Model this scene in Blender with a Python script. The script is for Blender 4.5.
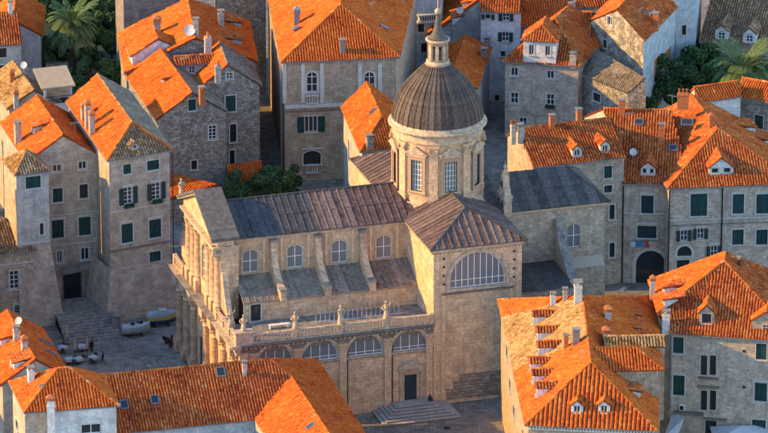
import bpy, math, random
import numpy as np
from mathutils import Vector, Matrix
from mathutils.geometry import tessellate_polygon

random.seed(7); rng = np.random.default_rng(7)
R = math.radians
SC = bpy.context.scene
COL = SC.collection
for o in list(bpy.data.objects):
    bpy.data.objects.remove(o)

# ------------------------------------------------------------------ camera
ELEV, DIST, FPX = R(20.5), 800.0, 5900.0
CAMP = Vector((0, -DIST * math.cos(ELEV), DIST * math.sin(ELEV)))
cam_d = bpy.data.cameras.new('camera'); cam = bpy.data.objects.new('camera', cam_d); COL.objects.link(cam)
cam.location = CAMP; cam.rotation_euler = (math.pi / 2 - ELEV, 0, 0)
cam_d.sensor_width = 36.0; cam_d.lens = 36.0 * FPX / 768.0
cam_d.clip_start = 10; cam_d.clip_end = 6000
SC.camera = cam
# ------------------------------------------------------------------ light
SUN_EL, SUN_AZ = R(23.0), R(4.0)          # light travels towards +X, turned SUN_AZ towards +Y
w = bpy.data.worlds.new('World'); SC.world = w; w.use_nodes = True
wn = w.node_tree.nodes; wl = w.node_tree.links
sky = wn.new('ShaderNodeTexSky'); sky.sky_type = 'NISHITA'; sky.sun_disc = False
sky.sun_elevation = SUN_EL; sky.sun_rotation = R(270) - SUN_AZ
sky.air_density = 1.0; sky.dust_density = 0.0; sky.ozone_density = 2.4
bg = wn['Background']; bg.inputs['Strength'].default_value = 0.15
wl.new(sky.outputs['Color'], bg.inputs['Color'])
sun_d = bpy.data.lights.new('sun', 'SUN'); sun = bpy.data.objects.new('sun', sun_d); COL.objects.link(sun)
sun_d.energy = 2.8; sun_d.color = (1.0, 0.56, 0.10); sun_d.angle = R(0.5)
sdir = Vector((math.cos(SUN_EL) * math.cos(SUN_AZ), math.cos(SUN_EL) * math.sin(SUN_AZ), -math.sin(SUN_EL)))
sun.rotation_euler = sdir.to_track_quat('-Z', 'Y').to_euler(); sun.location = (-200, 0, 150)
SC.view_settings.view_transform = 'Standard'; SC.view_settings.look = 'None'
SC.view_settings.gamma = 1.0; SC.view_settings.exposure = 1.74; SC.view_settings.use_curve_mapping = False
SC.render.engine = 'CYCLES'; SC.cycles.max_bounces = 5; SC.cycles.use_denoising = True

# ------------------------------------------------------------------ survey helpers
FWD = Vector((0, math.cos(ELEV), -math.sin(ELEV))); RGT = Vector((1, 0, 0)); UPV = Vector((0, math.sin(ELEV), math.cos(ELEV)))
def ray(px, py):
    return FWD * FPX + RGT * (px - 384.0) + UPV * (216.5 - py)
def P(px, py, z=0.0):
    d = ray(px, py); t = (z - CAMP.z) / d.z
    return CAMP + d * t
def on_plane(px, py, p, n):
    d = ray(px, py); t = (p - CAMP).dot(n) / d.dot(n)
    return CAMP + d * t

# ------------------------------------------------------------------ mesh builder
class MB:
    def __init__(s): s.v = []; s.f = []; s.uv = []; s.sm = []
    def face(s, pts, uv=None):
        i = len(s.v); s.v += [tuple(p) for p in pts]; s.f.append(list(range(i, i + len(pts))))
        s.uv += (uv if uv else [(0, 0)] * len(pts)); s.sm.append(False); return s
    def idx(s, verts, faces, smooth=True):
        i = len(s.v); s.v += [tuple(p) for p in verts]
        for f in faces:
            s.f.append([k + i for k in f]); s.sm.append(smooth); s.uv += [(0, 0)] * len(f)
        return s
    def obox(s, o, x, y, z):
        o, x, y, z = map(Vector, (o, x, y, z))
        c = [o, o + x, o + x + y, o + y, o + z, o + x + z, o + x + y + z, o + y + z]
        fs = [(3, 2, 1, 0), (4, 5, 6, 7), (0, 1, 5, 4), (1, 2, 6, 5), (2, 3, 7, 6), (3, 0, 4, 7)]
        lx, ly, lz = x.length, y.length, z.length
        dims = [(lx, ly), (lx, ly), (lx, lz), (ly, lz), (lx, lz), (ly, lz)]
        for f, (a, b) in zip(fs, dims):
            s.face([c[k] for k in f], [(0, 0), (a, 0), (a, b), (0, b)])
        return s
    def box(s, x0, x1, y0, y1, z0, z1):
        return s.obox((x0, y0, z0), (x1 - x0, 0, 0), (0, y1 - y0, 0), (0, 0, z1 - z0))
    def prism(s, poly, vec):
        vec = Vector(vec); p = [Vector(q) for q in poly]; n = len(p)
        nrm = Vector((0, 0, 0))
        for i in range(n): nrm += p[i].cross(p[(i + 1) % n])
        if nrm.dot(vec) < 0: p = p[::-1]
        q = [a + vec for a in p]
        s.face(q); s.face(p[::-1])
        for i in range(n):
            j = (i + 1) % n; s.face([p[i], p[j], q[j], q[i]])
        return s
    def tube(s, path, r, n=6, cap=True):
        path = [Vector(p) for p in path]; rs = r if isinstance(r, (list, tuple)) else [r] * len(path)
        vs = []; fs = []
        for i, p in enumerate(path):
            t = (path[min(i + 1, len(path) - 1)] - path[max(i - 1, 0)]).normalized()
            a = t.cross(Vector((0, 0, 1)))
            if a.length < 1e-3: a = Vector((1, 0, 0))
            a.normalize(); b = a.cross(t)
            for k in range(n):
                an = 2 * math.pi * k / n; vs.append(p + (a * math.cos(an) + b * math.sin(an)) * rs[i])
        for i in range(len(path) - 1):
            for k in range(n):
                k2 = (k + 1) % n; fs.append((i * n + k, i * n + k2, (i + 1) * n + k2, (i + 1) * n + k))
        s.idx(vs, fs, n > 5)
        if cap: s.face([vs[k] for k in range(n)]); s.face([vs[(len(path) - 1) * n + k] for k in range(n)][::-1])
        return s
    def lathe(s, prof, c=(0, 0, 0), n=16, a0=0.0, a1=None, sx=1.0, sy=1.0, smooth=True):
        full = a1 is None
        a1 = a0 + 2 * math.pi if full else a1
        m = n if full else n + 1; vs = []; fs = []
        for r, z in prof:
            for k in range(m):
                a = a0 + (a1 - a0) * k / n; vs.append((c[0] + r * math.cos(a) * sx, c[1] + r * math.sin(a) * sy, c[2] + z))
        for i in range(len(prof) - 1):
            for k in range(n):
                k2 = (k + 1) % m; fs.append((i * m + k, i * m + k2, (i + 1) * m + k2, (i + 1) * m + k))
        return s.idx(vs, fs, smooth)
    def ball(s, c, r, n=10, m=6, sx=1, sy=1, sz=1):
        return s.lathe([(max(1e-3, r * math.sin(math.pi * i / m)), -r * sz * math.cos(math.pi * i / m)) for i in range(m + 1)], c, n, sx=sx, sy=sy)
    def mesh(s, name, off=None, split_smooth=False):
        me = bpy.data.meshes.new(name)
        vs = s.v if off is None else [(a - off[0], b - off[1], c - off[2]) for a, b, c in s.v]
        me.from_pydata(vs, [], s.f)
        uvl = me.uv_layers.new(name='UVMap'); uvl.data.foreach_set('uv', np.array(s.uv, dtype=np.float32).ravel())
        me.polygons.foreach_set('use_smooth', np.array(s.sm, dtype=bool)); me.update()
        return me

def link(name, me, mat=None, parent=None, loc=(0, 0, 0), rz=0.0, label=None):
    o = bpy.data.objects.new(name, me); COL.objects.link(o)
    o.location = loc; o.rotation_euler = (0, 0, rz); o.parent = parent
    if mat is not None and me is not None and not me.materials: me.materials.append(mat)
    if label: o['label'] = label
    return o
def tag(o, label, cat, group=None, kind=None):
    o['label'] = label
    if cat: o['category'] = cat
    if group: o['group'] = group
    if kind: o['kind'] = kind
    return o
def thing(name, label, cat, loc=(0, 0, 0), rz=0.0, group=None):
    return tag(link(name, None, None, None, loc, rz), label, cat, group)
def copy_tree(o, parent=None):
    c = o.copy(); COL.objects.link(c); c.parent = parent
    for ch in list(o.children): copy_tree(ch, c)
    return c

# ------------------------------------------------------------------ materials
MATS = {}
def new_mat(name):
    m = bpy.data.materials.new(name); m.use_nodes = True; MATS[name] = m
    nt = m.node_tree; b = nt.nodes['Principled BSDF']
    b.inputs['Specular IOR Level'].default_value = 0.08
    return m, nt.nodes, nt.links, b
def nd(n, t, **k):
    x = n.new(t)
    for a, v in k.items():
        if a in x.inputs: x.inputs[a].default_value = v
        else: setattr(x, a, v)
    return x
def mixc(n, l, kind, fac, a, b):
    m = n.new('ShaderNodeMix'); m.data_type = 'RGBA'; m.blend_type = kind
    for sock, v in ((m.inputs[0], fac), (m.inputs[6], a), (m.inputs[7], b)):
        if hasattr(v, 'is_output'): l.new(v, sock)
        else: sock.default_value = v if not isinstance(v, tuple) or len(v) != 3 else (*v, 1)
    return m.outputs[2]
def ramp(n, l, src, stops):
    r = n.new('ShaderNodeValToRGB'); e = r.color_ramp.elements
    while len(e) > 1: e.remove(e[0])
    e[0].position = stops[0][0]; e[0].color = (*stops[0][1], 1)
    for p, c in stops[1:]:
        x = e.new(p); x.color = (*c, 1)
    l.new(src, r.inputs[0]); return r.outputs[0]
def bump(n, l, b, h, strength=0.4, dist=0.05):
    x = n.new('ShaderNodeBump'); x.inputs['Strength'].default_value = strength; x.inputs['Distance'].default_value = dist
    l.new(h, x.inputs['Height']); l.new(x.outputs[0], b.inputs['Normal'])

def mat_plain(name, col, rough=0.8, noise=0.25, scale=1.5, metallic=0.0, spec=0.25, dark=None, streak=False):
    m, n, l, b = new_mat(name)
    tc = n.new('ShaderNodeTexCoord'); mp = n.new('ShaderNodeMapping'); l.new(tc.outputs['Object'], mp.inputs[0])
    if streak: mp.inputs['Scale'].default_value = (1, 1, 0.18)
    t = nd(n, 'ShaderNodeTexNoise', Scale=scale, Detail=6.0, Roughness=0.65); l.new(mp.outputs[0], t.inputs['Vector'])
    d = dark or tuple(c * 0.45 for c in col)
    f = n.new('ShaderNodeMapRange'); f.inputs[1].default_value = 0.38; f.inputs[2].default_value = 0.72
    f.inputs[3].default_value = 0; f.inputs[4].default_value = noise * 2.2; l.new(t.outputs[0], f.inputs[0])
    c = mixc(n, l, 'MIX', f.outputs[0], (*col, 1), (*d, 1))
    l.new(c, b.inputs['Base Color']); b.inputs['Roughness'].default_value = rough
    b.inputs['Metallic'].default_value = metallic; b.inputs['Specular IOR Level'].default_value = spec
    bump(n, l, b, t.outputs[0], 0.25, 0.04)
    return m

def mat_stone(name, c1, c2, mortar, bw=0.7, bh=0.32, msize=0.02, stain=0.5, stain_col=(0.10, 0.085, 0.07), bmp=0.6, patch=None, patch_amt=0.0, big=0.25, warp=0.0, pits=1.0, vor=False, solid=False):
    """coursed masonry in metres along the wall (UV) with weather stains"""
    m, n, l, b = new_mat(name)
    tc = n.new('ShaderNodeTexCoord'); uvo = tc.outputs['UV']
    if solid:   # courses by height for turned and shaped pieces
        sx_ = n.new('ShaderNodeSeparateXYZ'); l.new(tc.outputs['Object'], sx_.inputs[0]); ad = n.new('ShaderNodeMath'); l.new(sx_.outputs[0], ad.inputs[0]); l.new(sx_.outputs[1], ad.inputs[1])
        cb = n.new('ShaderNodeCombineXYZ'); l.new(ad.outputs[0], cb.inputs[0]); l.new(sx_.outputs[2], cb.inputs[1]); uvo = cb.outputs[0]
    vec = uvo
    if warp:
        wn_ = nd(n, 'ShaderNodeTexNoise', Scale=1.3, Detail=2.0); l.new(uvo, wn_.inputs['Vector'])
        va = n.new('ShaderNodeVectorMath'); va.operation = 'MULTIPLY_ADD'; l.new(wn_.outputs['Color'], va.inputs[0])
        va.inputs[1].default_value = (warp, warp, 0); l.new(uvo, va.inputs[2]); vec = va.outputs[0]
    br = n.new('ShaderNodeTexBrick'); l.new(vec, br.inputs['Vector'])
    br.inputs['Scale'].default_value = 1.0; br.inputs['Brick Width'].default_value = bw; br.inputs['Row Height'].default_value = bh
    br.inputs['Mortar Size'].default_value = msize; br.inputs['Mortar Smooth'].default_value = 0.3; br.inputs['Bias'].default_value = 0.0
    br.inputs['Color1'].default_value = (*c1, 1); br.inputs['Color2'].default_value = (*c2, 1); br.inputs['Mortar'].default_value = (*mortar, 1)
    br.offset = 0.5; br.squash = 1.0
    stone, joint = br.outputs['Color'], br.outputs['Fac']
    if vor:   # random rubble instead of courses
        mpv = n.new('ShaderNodeMapping'); mpv.inputs['Scale'].default_value = (1 / bw, 1 / bh, 1); l.new(uvo, mpv.inputs[0])
        v1 = n.new('ShaderNodeTexVoronoi'); v1.voronoi_dimensions = '2D'; v1.inputs['Scale'].default_value = 1.0; l.new(mpv.outputs[0], v1.inputs['Vector'])
        v2 = n.new('ShaderNodeTexVoronoi'); v2.voronoi_dimensions = '2D'; v2.feature = 'DISTANCE_TO_EDGE'; v2.inputs['Scale'].default_value = 1.0; l.new(mpv.outputs[0], v2.inputs['Vector'])
        sc_ = n.new('ShaderNodeSeparateColor'); l.new(v1.outputs['Color'], sc_.inputs[0])
        stone = mixc(n, l, 'MIX', sc_.outputs[0], (*c1, 1), (*c2, 1))
        mj = n.new('ShaderNodeMapRange'); mj.inputs[1].default_value = 0.0; mj.inputs[2].default_value = 0.10; mj.inputs[3].default_value = 1.0; mj.inputs[4].default_value = 0.0; l.new(v2.outputs['Distance'], mj.inputs[0])
        joint = mj.outputs[0]; stone = mixc(n, l, 'MIX', joint, stone, (*mortar, 1))
    n1 = nd(n, 'ShaderNodeTexNoise', Scale=3.2, Detail=8.0, Roughness=0.75); l.new(uvo, n1.inputs['Vector'])
    g = n.new('ShaderNodeMapRange'); g.inputs[1].default_value = 0.3; g.inputs[2].default_value = 0.7; g.inputs[3].default_value = 0.62; g.inputs[4].default_value = 1.25
    l.new(n1.outputs[0], g.inputs[0])
    col = mixc(n, l, 'MULTIPLY', 1.0, stone, g.outputs[0])
    # broad discoloration
    n2 = nd(n, 'ShaderNodeTexNoise', Scale=big, Detail=5.0, Roughness=0.6); l.new(uvo, n2.inputs['Vector'])
    if patch:
        f = n.new('ShaderNodeMapRange'); f.inputs[1].default_value = 0.48; f.inputs[2].default_value = 0.6; f.inputs[4].default_value = patch_amt
        l.new(n2.outputs[0], f.inputs[0]); col = mixc(n, l, 'MIX', f.outputs[0], col, (*patch, 1))
    # pits and lost faces of single stones
    n4 = nd(n, 'ShaderNodeTexNoise', Scale=5.5, Detail=6.0, Roughness=0.8); l.new(vec, n4.inputs['Vector'])
    f4 = n.new('ShaderNodeMapRange'); f4.inputs[1].default_value = 0.56; f4.inputs[2].default_value = 0.70; f4.inputs[4].default_value = 0.55 * pits
    l.new(n4.outputs[0], f4.inputs[0]); col = mixc(n, l, 'MIX', f4.outputs[0], col, (*stain_col, 1))
    n5 = nd(n, 'ShaderNodeTexNoise', Scale=0.75, Detail=7.0, Roughness=0.7); l.new(uvo, n5.inputs['Vector'])
    f5 = n.new('ShaderNodeMapRange'); f5.inputs[1].default_value = 0.35; f5.inputs[2].default_value = 0.68; f5.inputs[3].default_value = 0.70; f5.inputs[4].default_value = 1.28
    l.new(n5.outputs[0], f5.inputs[0]); col = mixc(n, l, 'MULTIPLY', 1.0, col, f5.outputs[0])
    # rain streaks
    mp = n.new('ShaderNodeMapping'); mp.inputs['Scale'].default_value = (1.3, 0.13, 1); l.new(uvo, mp.inputs[0])
    n3 = nd(n, 'ShaderNodeTexNoise', Scale=1.0, Detail=8.0, Roughness=0.72); l.new(mp.outputs[0], n3.inputs['Vector'])
    f3 = n.new('ShaderNodeMapRange'); f3.inputs[1].default_value = 0.48; f3.inputs[2].default_value = 0.68; f3.inputs[4].default_value = stain
    l.new(n3.outputs[0], f3.inputs[0])
    col = mixc(n, l, 'MIX', f3.outputs[0], col, (*stain_col, 1))
    l.new(col, b.inputs['Base Color']); b.inputs['Roughness'].default_value = 0.9
    h = n.new('ShaderNodeMath'); h.operation = 'MULTIPLY_ADD'; l.new(joint, h.inputs[0]); h.inputs[1].default_value = -0.8; l.new(n1.outputs[0], h.inputs[2])
    bump(n, l, b, h.outputs[0], bmp, 0.06)
    return m

def mat_tile(name, stops, lichen=(0.16, 0.13, 0.06), lich=0.25):
    m, n, l, b = new_mat(name)
    at = n.new('ShaderNodeAttribute'); at.attribute_name = 'tint'
    sp = n.new('ShaderNodeSeparateColor'); l.new(at.outputs['Color'], sp.inputs[0])
    c = ramp(n, l, sp.outputs[0], stops)
    tc = n.new('ShaderNodeTexCoord')
    t = nd(n, 'ShaderNodeTexNoise', Scale=0.55, Detail=8.0, Roughness=0.75); l.new(tc.outputs['Object'], t.inputs['Vector'])
    f = n.new('ShaderNodeMapRange'); f.inputs[1].default_value = 0.5; f.inputs[2].default_value = 0.72; f.inputs[4].default_value = lich; l.new(t.outputs[0], f.inputs[0])
    c = mixc(n, l, 'MIX', f.outputs[0], c, (*lichen, 1))
    t2 = nd(n, 'ShaderNodeTexNoise', Scale=6.0, Detail=4.0); l.new(tc.outputs['Object'], t2.inputs['Vector'])
    g = n.new('ShaderNodeMapRange'); g.inputs[1].default_value = 0.3; g.inputs[2].default_value = 0.7; g.inputs[3].default_value = 0.75; g.inputs[4].default_value = 1.2; l.new(t2.outputs[0], g.inputs[0])
    c = mixc(n, l, 'MULTIPLY', 1.0, c, g.outputs[0])
    l.new(c, b.inputs['Base Color']); b.inputs['Roughness'].default_value = 0.9
    b.inputs['Specular IOR Level'].default_value = 0.0
    return m

def mat_lead(name, cols, rough=0.6):
    """weathered sheet metal; each sheet takes its own tone"""
    m, n, l, b = new_mat(name)
    oi = n.new('ShaderNodeObjectInfo'); k = len(cols)
    c = ramp(n, l, oi.outputs['Random'], [(i / max(1, k - 1), cols[i]) for i in range(k)])
    tc = n.new('ShaderNodeTexCoord')
    t = nd(n, 'ShaderNodeTexNoise', Scale=0.9, Detail=8.0, Roughness=0.75); l.new(tc.outputs['Object'], t.inputs['Vector'])
    f = n.new('ShaderNodeMapRange'); f.inputs[1].default_value = 0.42; f.inputs[2].default_value = 0.75; f.inputs[4].default_value = 0.75; l.new(t.outputs[0], f.inputs[0])
    c = mixc(n, l, 'MIX', f.outputs[0], c, (*[min(1, x * 1.9) for x in cols[k // 2]], 1))
    t2 = nd(n, 'ShaderNodeTexNoise', Scale=2.6, Detail=5.0, Roughness=0.8); l.new(tc.outputs['Object'], t2.inputs['Vector'])
    g = n.new('ShaderNodeMapRange'); g.inputs[1].default_value = 0.35; g.inputs[2].default_value = 0.65; g.inputs[3].default_value = 0.55; g.inputs[4].default_value = 1.25; l.new(t2.outputs[0], g.inputs[0])
    c = mixc(n, l, 'MULTIPLY', 1.0, c, g.outputs[0])
    l.new(c, b.inputs['Base Color']); b.inputs['Roughness'].default_value = 0.75; b.inputs['Specular IOR Level'].default_value = 0.2
    bump(n, l, b, t2.outputs[0], 0.3, 0.03)
    return m

T_NEW = mat_tile('tile_new_orange', [(0, (.21, .044, .021)), (.22, (.42, .088, .024)), (.5, (.51, .122, .026)), (.78, (.56, .160, .034)), (.94, (.59, .22, .065)), (1, (.60, .34, .16))], lich=0.36, lichen=(.27, .060, .030))
T_MIX = mat_tile('tile_mixed', [(0, (.15, .038, .024)), (.25, (.34, .080, .026)), (.55, (.45, .122, .034)), (.82, (.51, .19, .06)), (1, (.55, .31, .13))], lich=0.4, lichen=(.22, .065, .035))
T_OLD = mat_tile('tile_old_brown', [(0, (.12, .075, .045)), (.35, (.23, .13, .075)), (.65, (.33, .21, .12)), (.85, (.42, .32, .20)), (1, (.30, .10, .05))], lich=0.5, lichen=(.14, .12, .085))
T_YEL = mat_tile('tile_old_yellow', [(0, (.13, .065, .03)), (.3, (.27, .15, .06)), (.6, (.38, .245, .11)), (.85, (.44, .31, .165)), (1, (.36, .13, .05))], lich=0.8, lichen=(.15, .095, .045))
T_GREY = mat_tile('tile_old_grey', [(0, (.10, .085, .07)), (.4, (.19, .16, .13)), (.75, (.27, .23, .18)), (1, (.33, .22, .15))], lich=0.45, lichen=(.11, .11, .095))
TILES = dict(new=T_NEW, mix=T_MIX, old=T_OLD, yel=T_YEL, grey=T_GREY)
M_FOOT = mat_stone('exposed_rubble', (.42, .31, .23), (.24, .18, .14), (.17, .125, .10), .75, .36, .03, .4, (.14, .105, .085), .9, warp=.12)
M_CATH = mat_stone('cathedral_ashlar', (.70, .455, .275), (.59, .385, .235), (.44, .285, .18), 1.15, .48, .014, .40, (.19, .13, .095), .45, pits=.55)
M_CATHO = mat_stone('cathedral_carved_block', (.66, .44, .275), (.54, .36, .225), (.36, .235, .155), 1.4, .62, .02, .6, (.15, .105, .08), .6, pits=.9, solid=True)
M_ASH = mat_stone('palace_ashlar', (.47, .36, .25), (.37, .285, .20), (.27, .205, .15), .9, .4, .014, .45, (.17, .13, .10), .4)
M_GREY = mat_stone('grey_rubble', (.46, .405, .335), (.22, .195, .165), (.15, .135, .115), .46, .30, .035, .25, (.10, .09, .08), 1.0, vor=True, pits=.5)
M_BEIGE = mat_stone('beige_masonry', (.51, .40, .295), (.38, .30, .22), (.28, .22, .165), .6, .3, .018, .4, (.15, .125, .10), .6, warp=.08)
M_PALE = mat_stone('pale_masonry', (.59, .475, .37), (.46, .365, .285), (.35, .28, .22), .55, .28, .016, .5, (.17, .15, .13), .6, warp=.08)
M_LIME = mat_stone('patchy_lime_rubble', (.44, .385, .30), (.24, .21, .17), (.20, .17, .14), .55, .36, .03, .4, (.09, .085, .075), .9, patch=(.60, .54, .44), patch_amt=.8, big=.9, vor=True, pits=.6)
M_WHITE = mat_stone('white_plaster', (.66, .65, .63), (.64, .63, .61), (.64, .63, .61), 3, 3, .001, .3, (.36, .33, .30), .15, patch=(.50, .46, .42), patch_amt=.5, big=.5)
M_PINKP = mat_stone('worn_pink_plaster', (.50, .395, .30), (.41, .32, .245), (.35, .275, .21), .62, .32, .012, .42, (.19, .155, .13), .5, patch=(.50, .43, .355), patch_amt=.4, big=.6, warp=.07)
M_PLAST = mat_stone('grey_plaster', (.42, .40, .37), (.40, .38, .35), (.38, .36, .33), 2, 1, .004, .55, (.20, .19, .18), .3, patch=(.52, .49, .44), patch_amt=.5, big=.4)
M_BLUEP = mat_stone('pale_blue_plaster', (.44, .48, .50), (.42, .46, .48), (.42, .46, .48), 2, 1, .003, .4, (.26, .28, .29), .2)
M_TRIM = mat_plain('trim_stone', (.54, .40, .27), .85, .38, 1.8, dark=(.17, .12, .09))
M_TRIMP = mat_plain('trim_pale_stone', (.56, .52, .45), .85, .25, 1.8)
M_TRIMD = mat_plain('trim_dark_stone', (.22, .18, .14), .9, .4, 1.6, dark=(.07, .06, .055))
M_WEATH = mat_plain('weathered_slab', (.27, .245, .21), .92, .48, 1.3, dark=(.09, .08, .07))
M_SLAB = mat_plain('pediment_slab', (.135, .125, .115), .92, .5, 1.6, dark=(.06, .055, .05))
M_SHUT = mat_lead('green_shutter', [(.009, .026, .028), (.012, .036, .036), (.014, .045, .040), (.020, .050, .055)])
M_SHUTD = mat_plain('dark_green_shutter', (.012, .032, .036), .6, .25, 3.0, dark=(.03, .05, .05))
M_WOOD = mat_plain('white_joinery', (.72, .71, .68), .6, .12, 3.0, dark=(.5, .48, .45))
M_WOODD = mat_plain('dark_joinery', (.06, .045, .035), .6, .2, 3.0)
M_IRON = mat_plain('dark_iron', (.03, .03, .032), .55, .2, 3.0)
M_PIPE = mat_plain('grey_zinc', (.26, .27, .28), .5, .3, 2.0, metallic=.5)
M_TERR = mat_plain('terracotta', (.46, .15, .055), .85, .3, 3.0)
M_RENDER = mat_plain('chimney_render', (.48, .43, .36), .9, .4, 2.0, dark=(.18, .15, .13))
M_LEADB = mat_lead('lead_brown', [(.065, .042, .040), (.095, .062, .055), (.135, .09, .076), (.18, .135, .115)])
M_LEADG = mat_lead('lead_slate_grey', [(.038, .034, .031), (.055, .050, .045), (.075, .067, .060), (.115, .102, .09)])
M_LEADN = mat_lead('lead_dark', [(.038, .036, .040), (.05, .048, .052), (.062, .06, .062), (.08, .077, .078)])
M_LEADT = mat_lead('lead_aisle', [(.13, .098, .074), (.17, .13, .10), (.21, .162, .125), (.27, .21, .16)])
M_DOME = mat_lead('lead_dome', [(.052, .037, .032), (.078, .056, .046), (.105, .077, .062), (.145, .11, .09)])
def mat_glass(name, col):
    m, n, l, b = new_mat(name); b.inputs['Base Color'].default_value = (*col, 1); b.inputs['Roughness'].default_value = 0.12; b.inputs['Specular IOR Level'].default_value = 0.5
    return m
M_GLASS = mat_glass('window_glass', (.025, .03, .035))
M_GLASSP = mat_glass('leaded_glass', (.15, .15, .15)); M_GLASSP.node_tree.nodes['Principled BSDF'].inputs['Roughness'].default_value = .35
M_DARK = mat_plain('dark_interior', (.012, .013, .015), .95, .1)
def mat_leaf(name, c1, c2):
    m, n, l, b = new_mat(name)
    at = n.new('ShaderNodeAttribute'); at.attribute_name = 'tint'
    sp = n.new('ShaderNodeSeparateColor'); l.new(at.outputs['Color'], sp.inputs[0])
    c = ramp(n, l, sp.outputs[0], [(0, c1), (1, c2)]); l.new(c, b.inputs['Base Color']); b.inputs['Roughness'].default_value = .6
    try: b.inputs['Subsurface Weight'].default_value = 0.0
    except Exception: pass
    return m
M_LEAF = mat_leaf('dark_leaf', (.03, .068, .034), (.11, .18, .06))
M_PALM = mat_leaf('palm_leaf', (.045, .09, .045), (.16, .23, .075))
M_BARK = mat_plain('bark', (.10, .075, .05), .95, .4, 3.0)
# ------------------------------------------------------------------ walls with real openings
def arc_poly(w, h, rise, n=10):
    """opening outline in (u,z) from sill centre: straight jambs and a segmental or round head"""
    hw = w / 2
    if rise <= 0.01: return [(-hw, 0), (hw, 0), (hw, h), (-hw, h)]
    rise = min(rise, hw); rad = (hw * hw + rise * rise) / (2 * rise); cz = h - rad; a = math.asin(min(1, hw / rad))
    pts = [(-hw, 0), (hw, 0)]
    for i in range(n + 1):
        t = a - 2 * a * i / n; pts.append((rad * math.sin(t), cz + rad * math.cos(t)))
    return pts
def wall_face(mb, p0, p1, zb, top, holes, depth=0.28):
    """p0->p1 left to right seen from outside; top = [(u,z)...] right to left; holes = [[(u,z)...]]"""
    p0 = Vector((p0[0], p0[1], 0)); p1 = Vector((p1[0], p1[1], 0)); u = (p1 - p0); L = u.length; u.normalize()
    n = Vector((u.y, -u.x, 0))
    to = lambda q, d=0.0: p0 + u * q[0] + Vector((0, 0, q[1])) - n * d
    outer = [(0, zb), (L, zb)] + list(top)
    loops = [outer] + [list(h) for h in holes]
    flat = [q for lp in loops for q in lp]
    tris = tessellate_polygon([[Vector((q[0], q[1], 0)) for q in lp] for lp in loops])
    off = (p0.x * 0.37 + p0.y * 0.11)
    for t in tris:
        q = [flat[k] for k in t]
        ar = (q[1][0] - q[0][0]) * (q[2][1] - q[0][1]) - (q[2][0] - q[0][0]) * (q[1][1] - q[0][1])
        if ar < 0: q = q[::-1]
        if abs(ar) < 1e-6: continue
        mb.face([to(k) for k in q], [(k[0] + off, k[1]) for k in q])
    for h in holes:
        m = len(h)
        for i in range(m):
            a, b = h[i], h[(i + 1) % m]
            mb.face([to(a), to(b), to(b, depth), to(a, depth)], [(a[0], a[1]), (b[0], b[1]), (b[0] + .2, b[1] + .2), (a[0] + .2, a[1] + .2)])
    return u, n

# ------------------------------------------------------------------ windows
WCACHE = {}
def ring(mb, outl, t, y0, y1):
    """band of width t round an outline, between depths y0 and y1 (front y0)"""
    m = len(outl); cx = sum(p[0] for p in outl) / m; cz = sum(p[1] for p in outl) / m
    out = []
    for i in range(m):
        a, b, c = Vector(outl[i - 1]), Vector(outl[i]), Vector(outl[(i + 1) % m])
        d1 = (b - a).normalized(); d2 = (c - b).normalized()
        n1 = Vector((d1.y, -d1.x)); n2 = Vector((d2.y, -d2.x)); nn = (n1 + n2)
        nn = nn / max(.5, nn.length_squared) * 2 if nn.length > .1 else n1
        out.append(b + nn * t)
    for i in range(m):
        j = (i + 1) % m; a, b, c, d = outl[i], outl[j], out[j], out[i]
        V = lambda q, y: (q[0], y, q[1])
        mb.face([V(d, y0), V(c, y0), V(b, y0), V(a, y0)])
        mb.face([V(d, y1), V(c, y1), V(c, y0), V(d, y0)])
        mb.face([V(a, y0), V(b, y0), V(b, y1), V(a, y1)])
def head_z(w, h, rise, x):
    if rise <= .01: return h
    hw = w / 2; rise = min(rise, hw); rad = (hw * hw + rise * rise) / (2 * rise)
    return h - rad + math.sqrt(max(0, rad * rad - x * x))
def shutter_mesh(w, h):
    k = ('sh', round(w, 2), round(h, 2))
    if k not in WCACHE:
        mb = MB(); mb.box(0, w, -.045, 0, 0, h)
        mb.box(0, .07, -.062, -.045, 0, h).box(w - .07, w, -.062, -.045, 0, h).box(.07, w - .07, -.062, -.045, 0, .09).box(.07, w - .07, -.062, -.045, h - .09, h).box(.07, w - .07, -.062, -.045, h * .48, h * .48 + .08)
        z = .14
        while z < h - .16:
            mb.face([(.07, -.046, z + .07), (.07, -.06, z), (w - .07, -.06, z), (w - .07, -.046, z + .07)]); z += .11
        WCACHE[k] = mb.mesh('shutter')
    return WCACHE[k]
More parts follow.
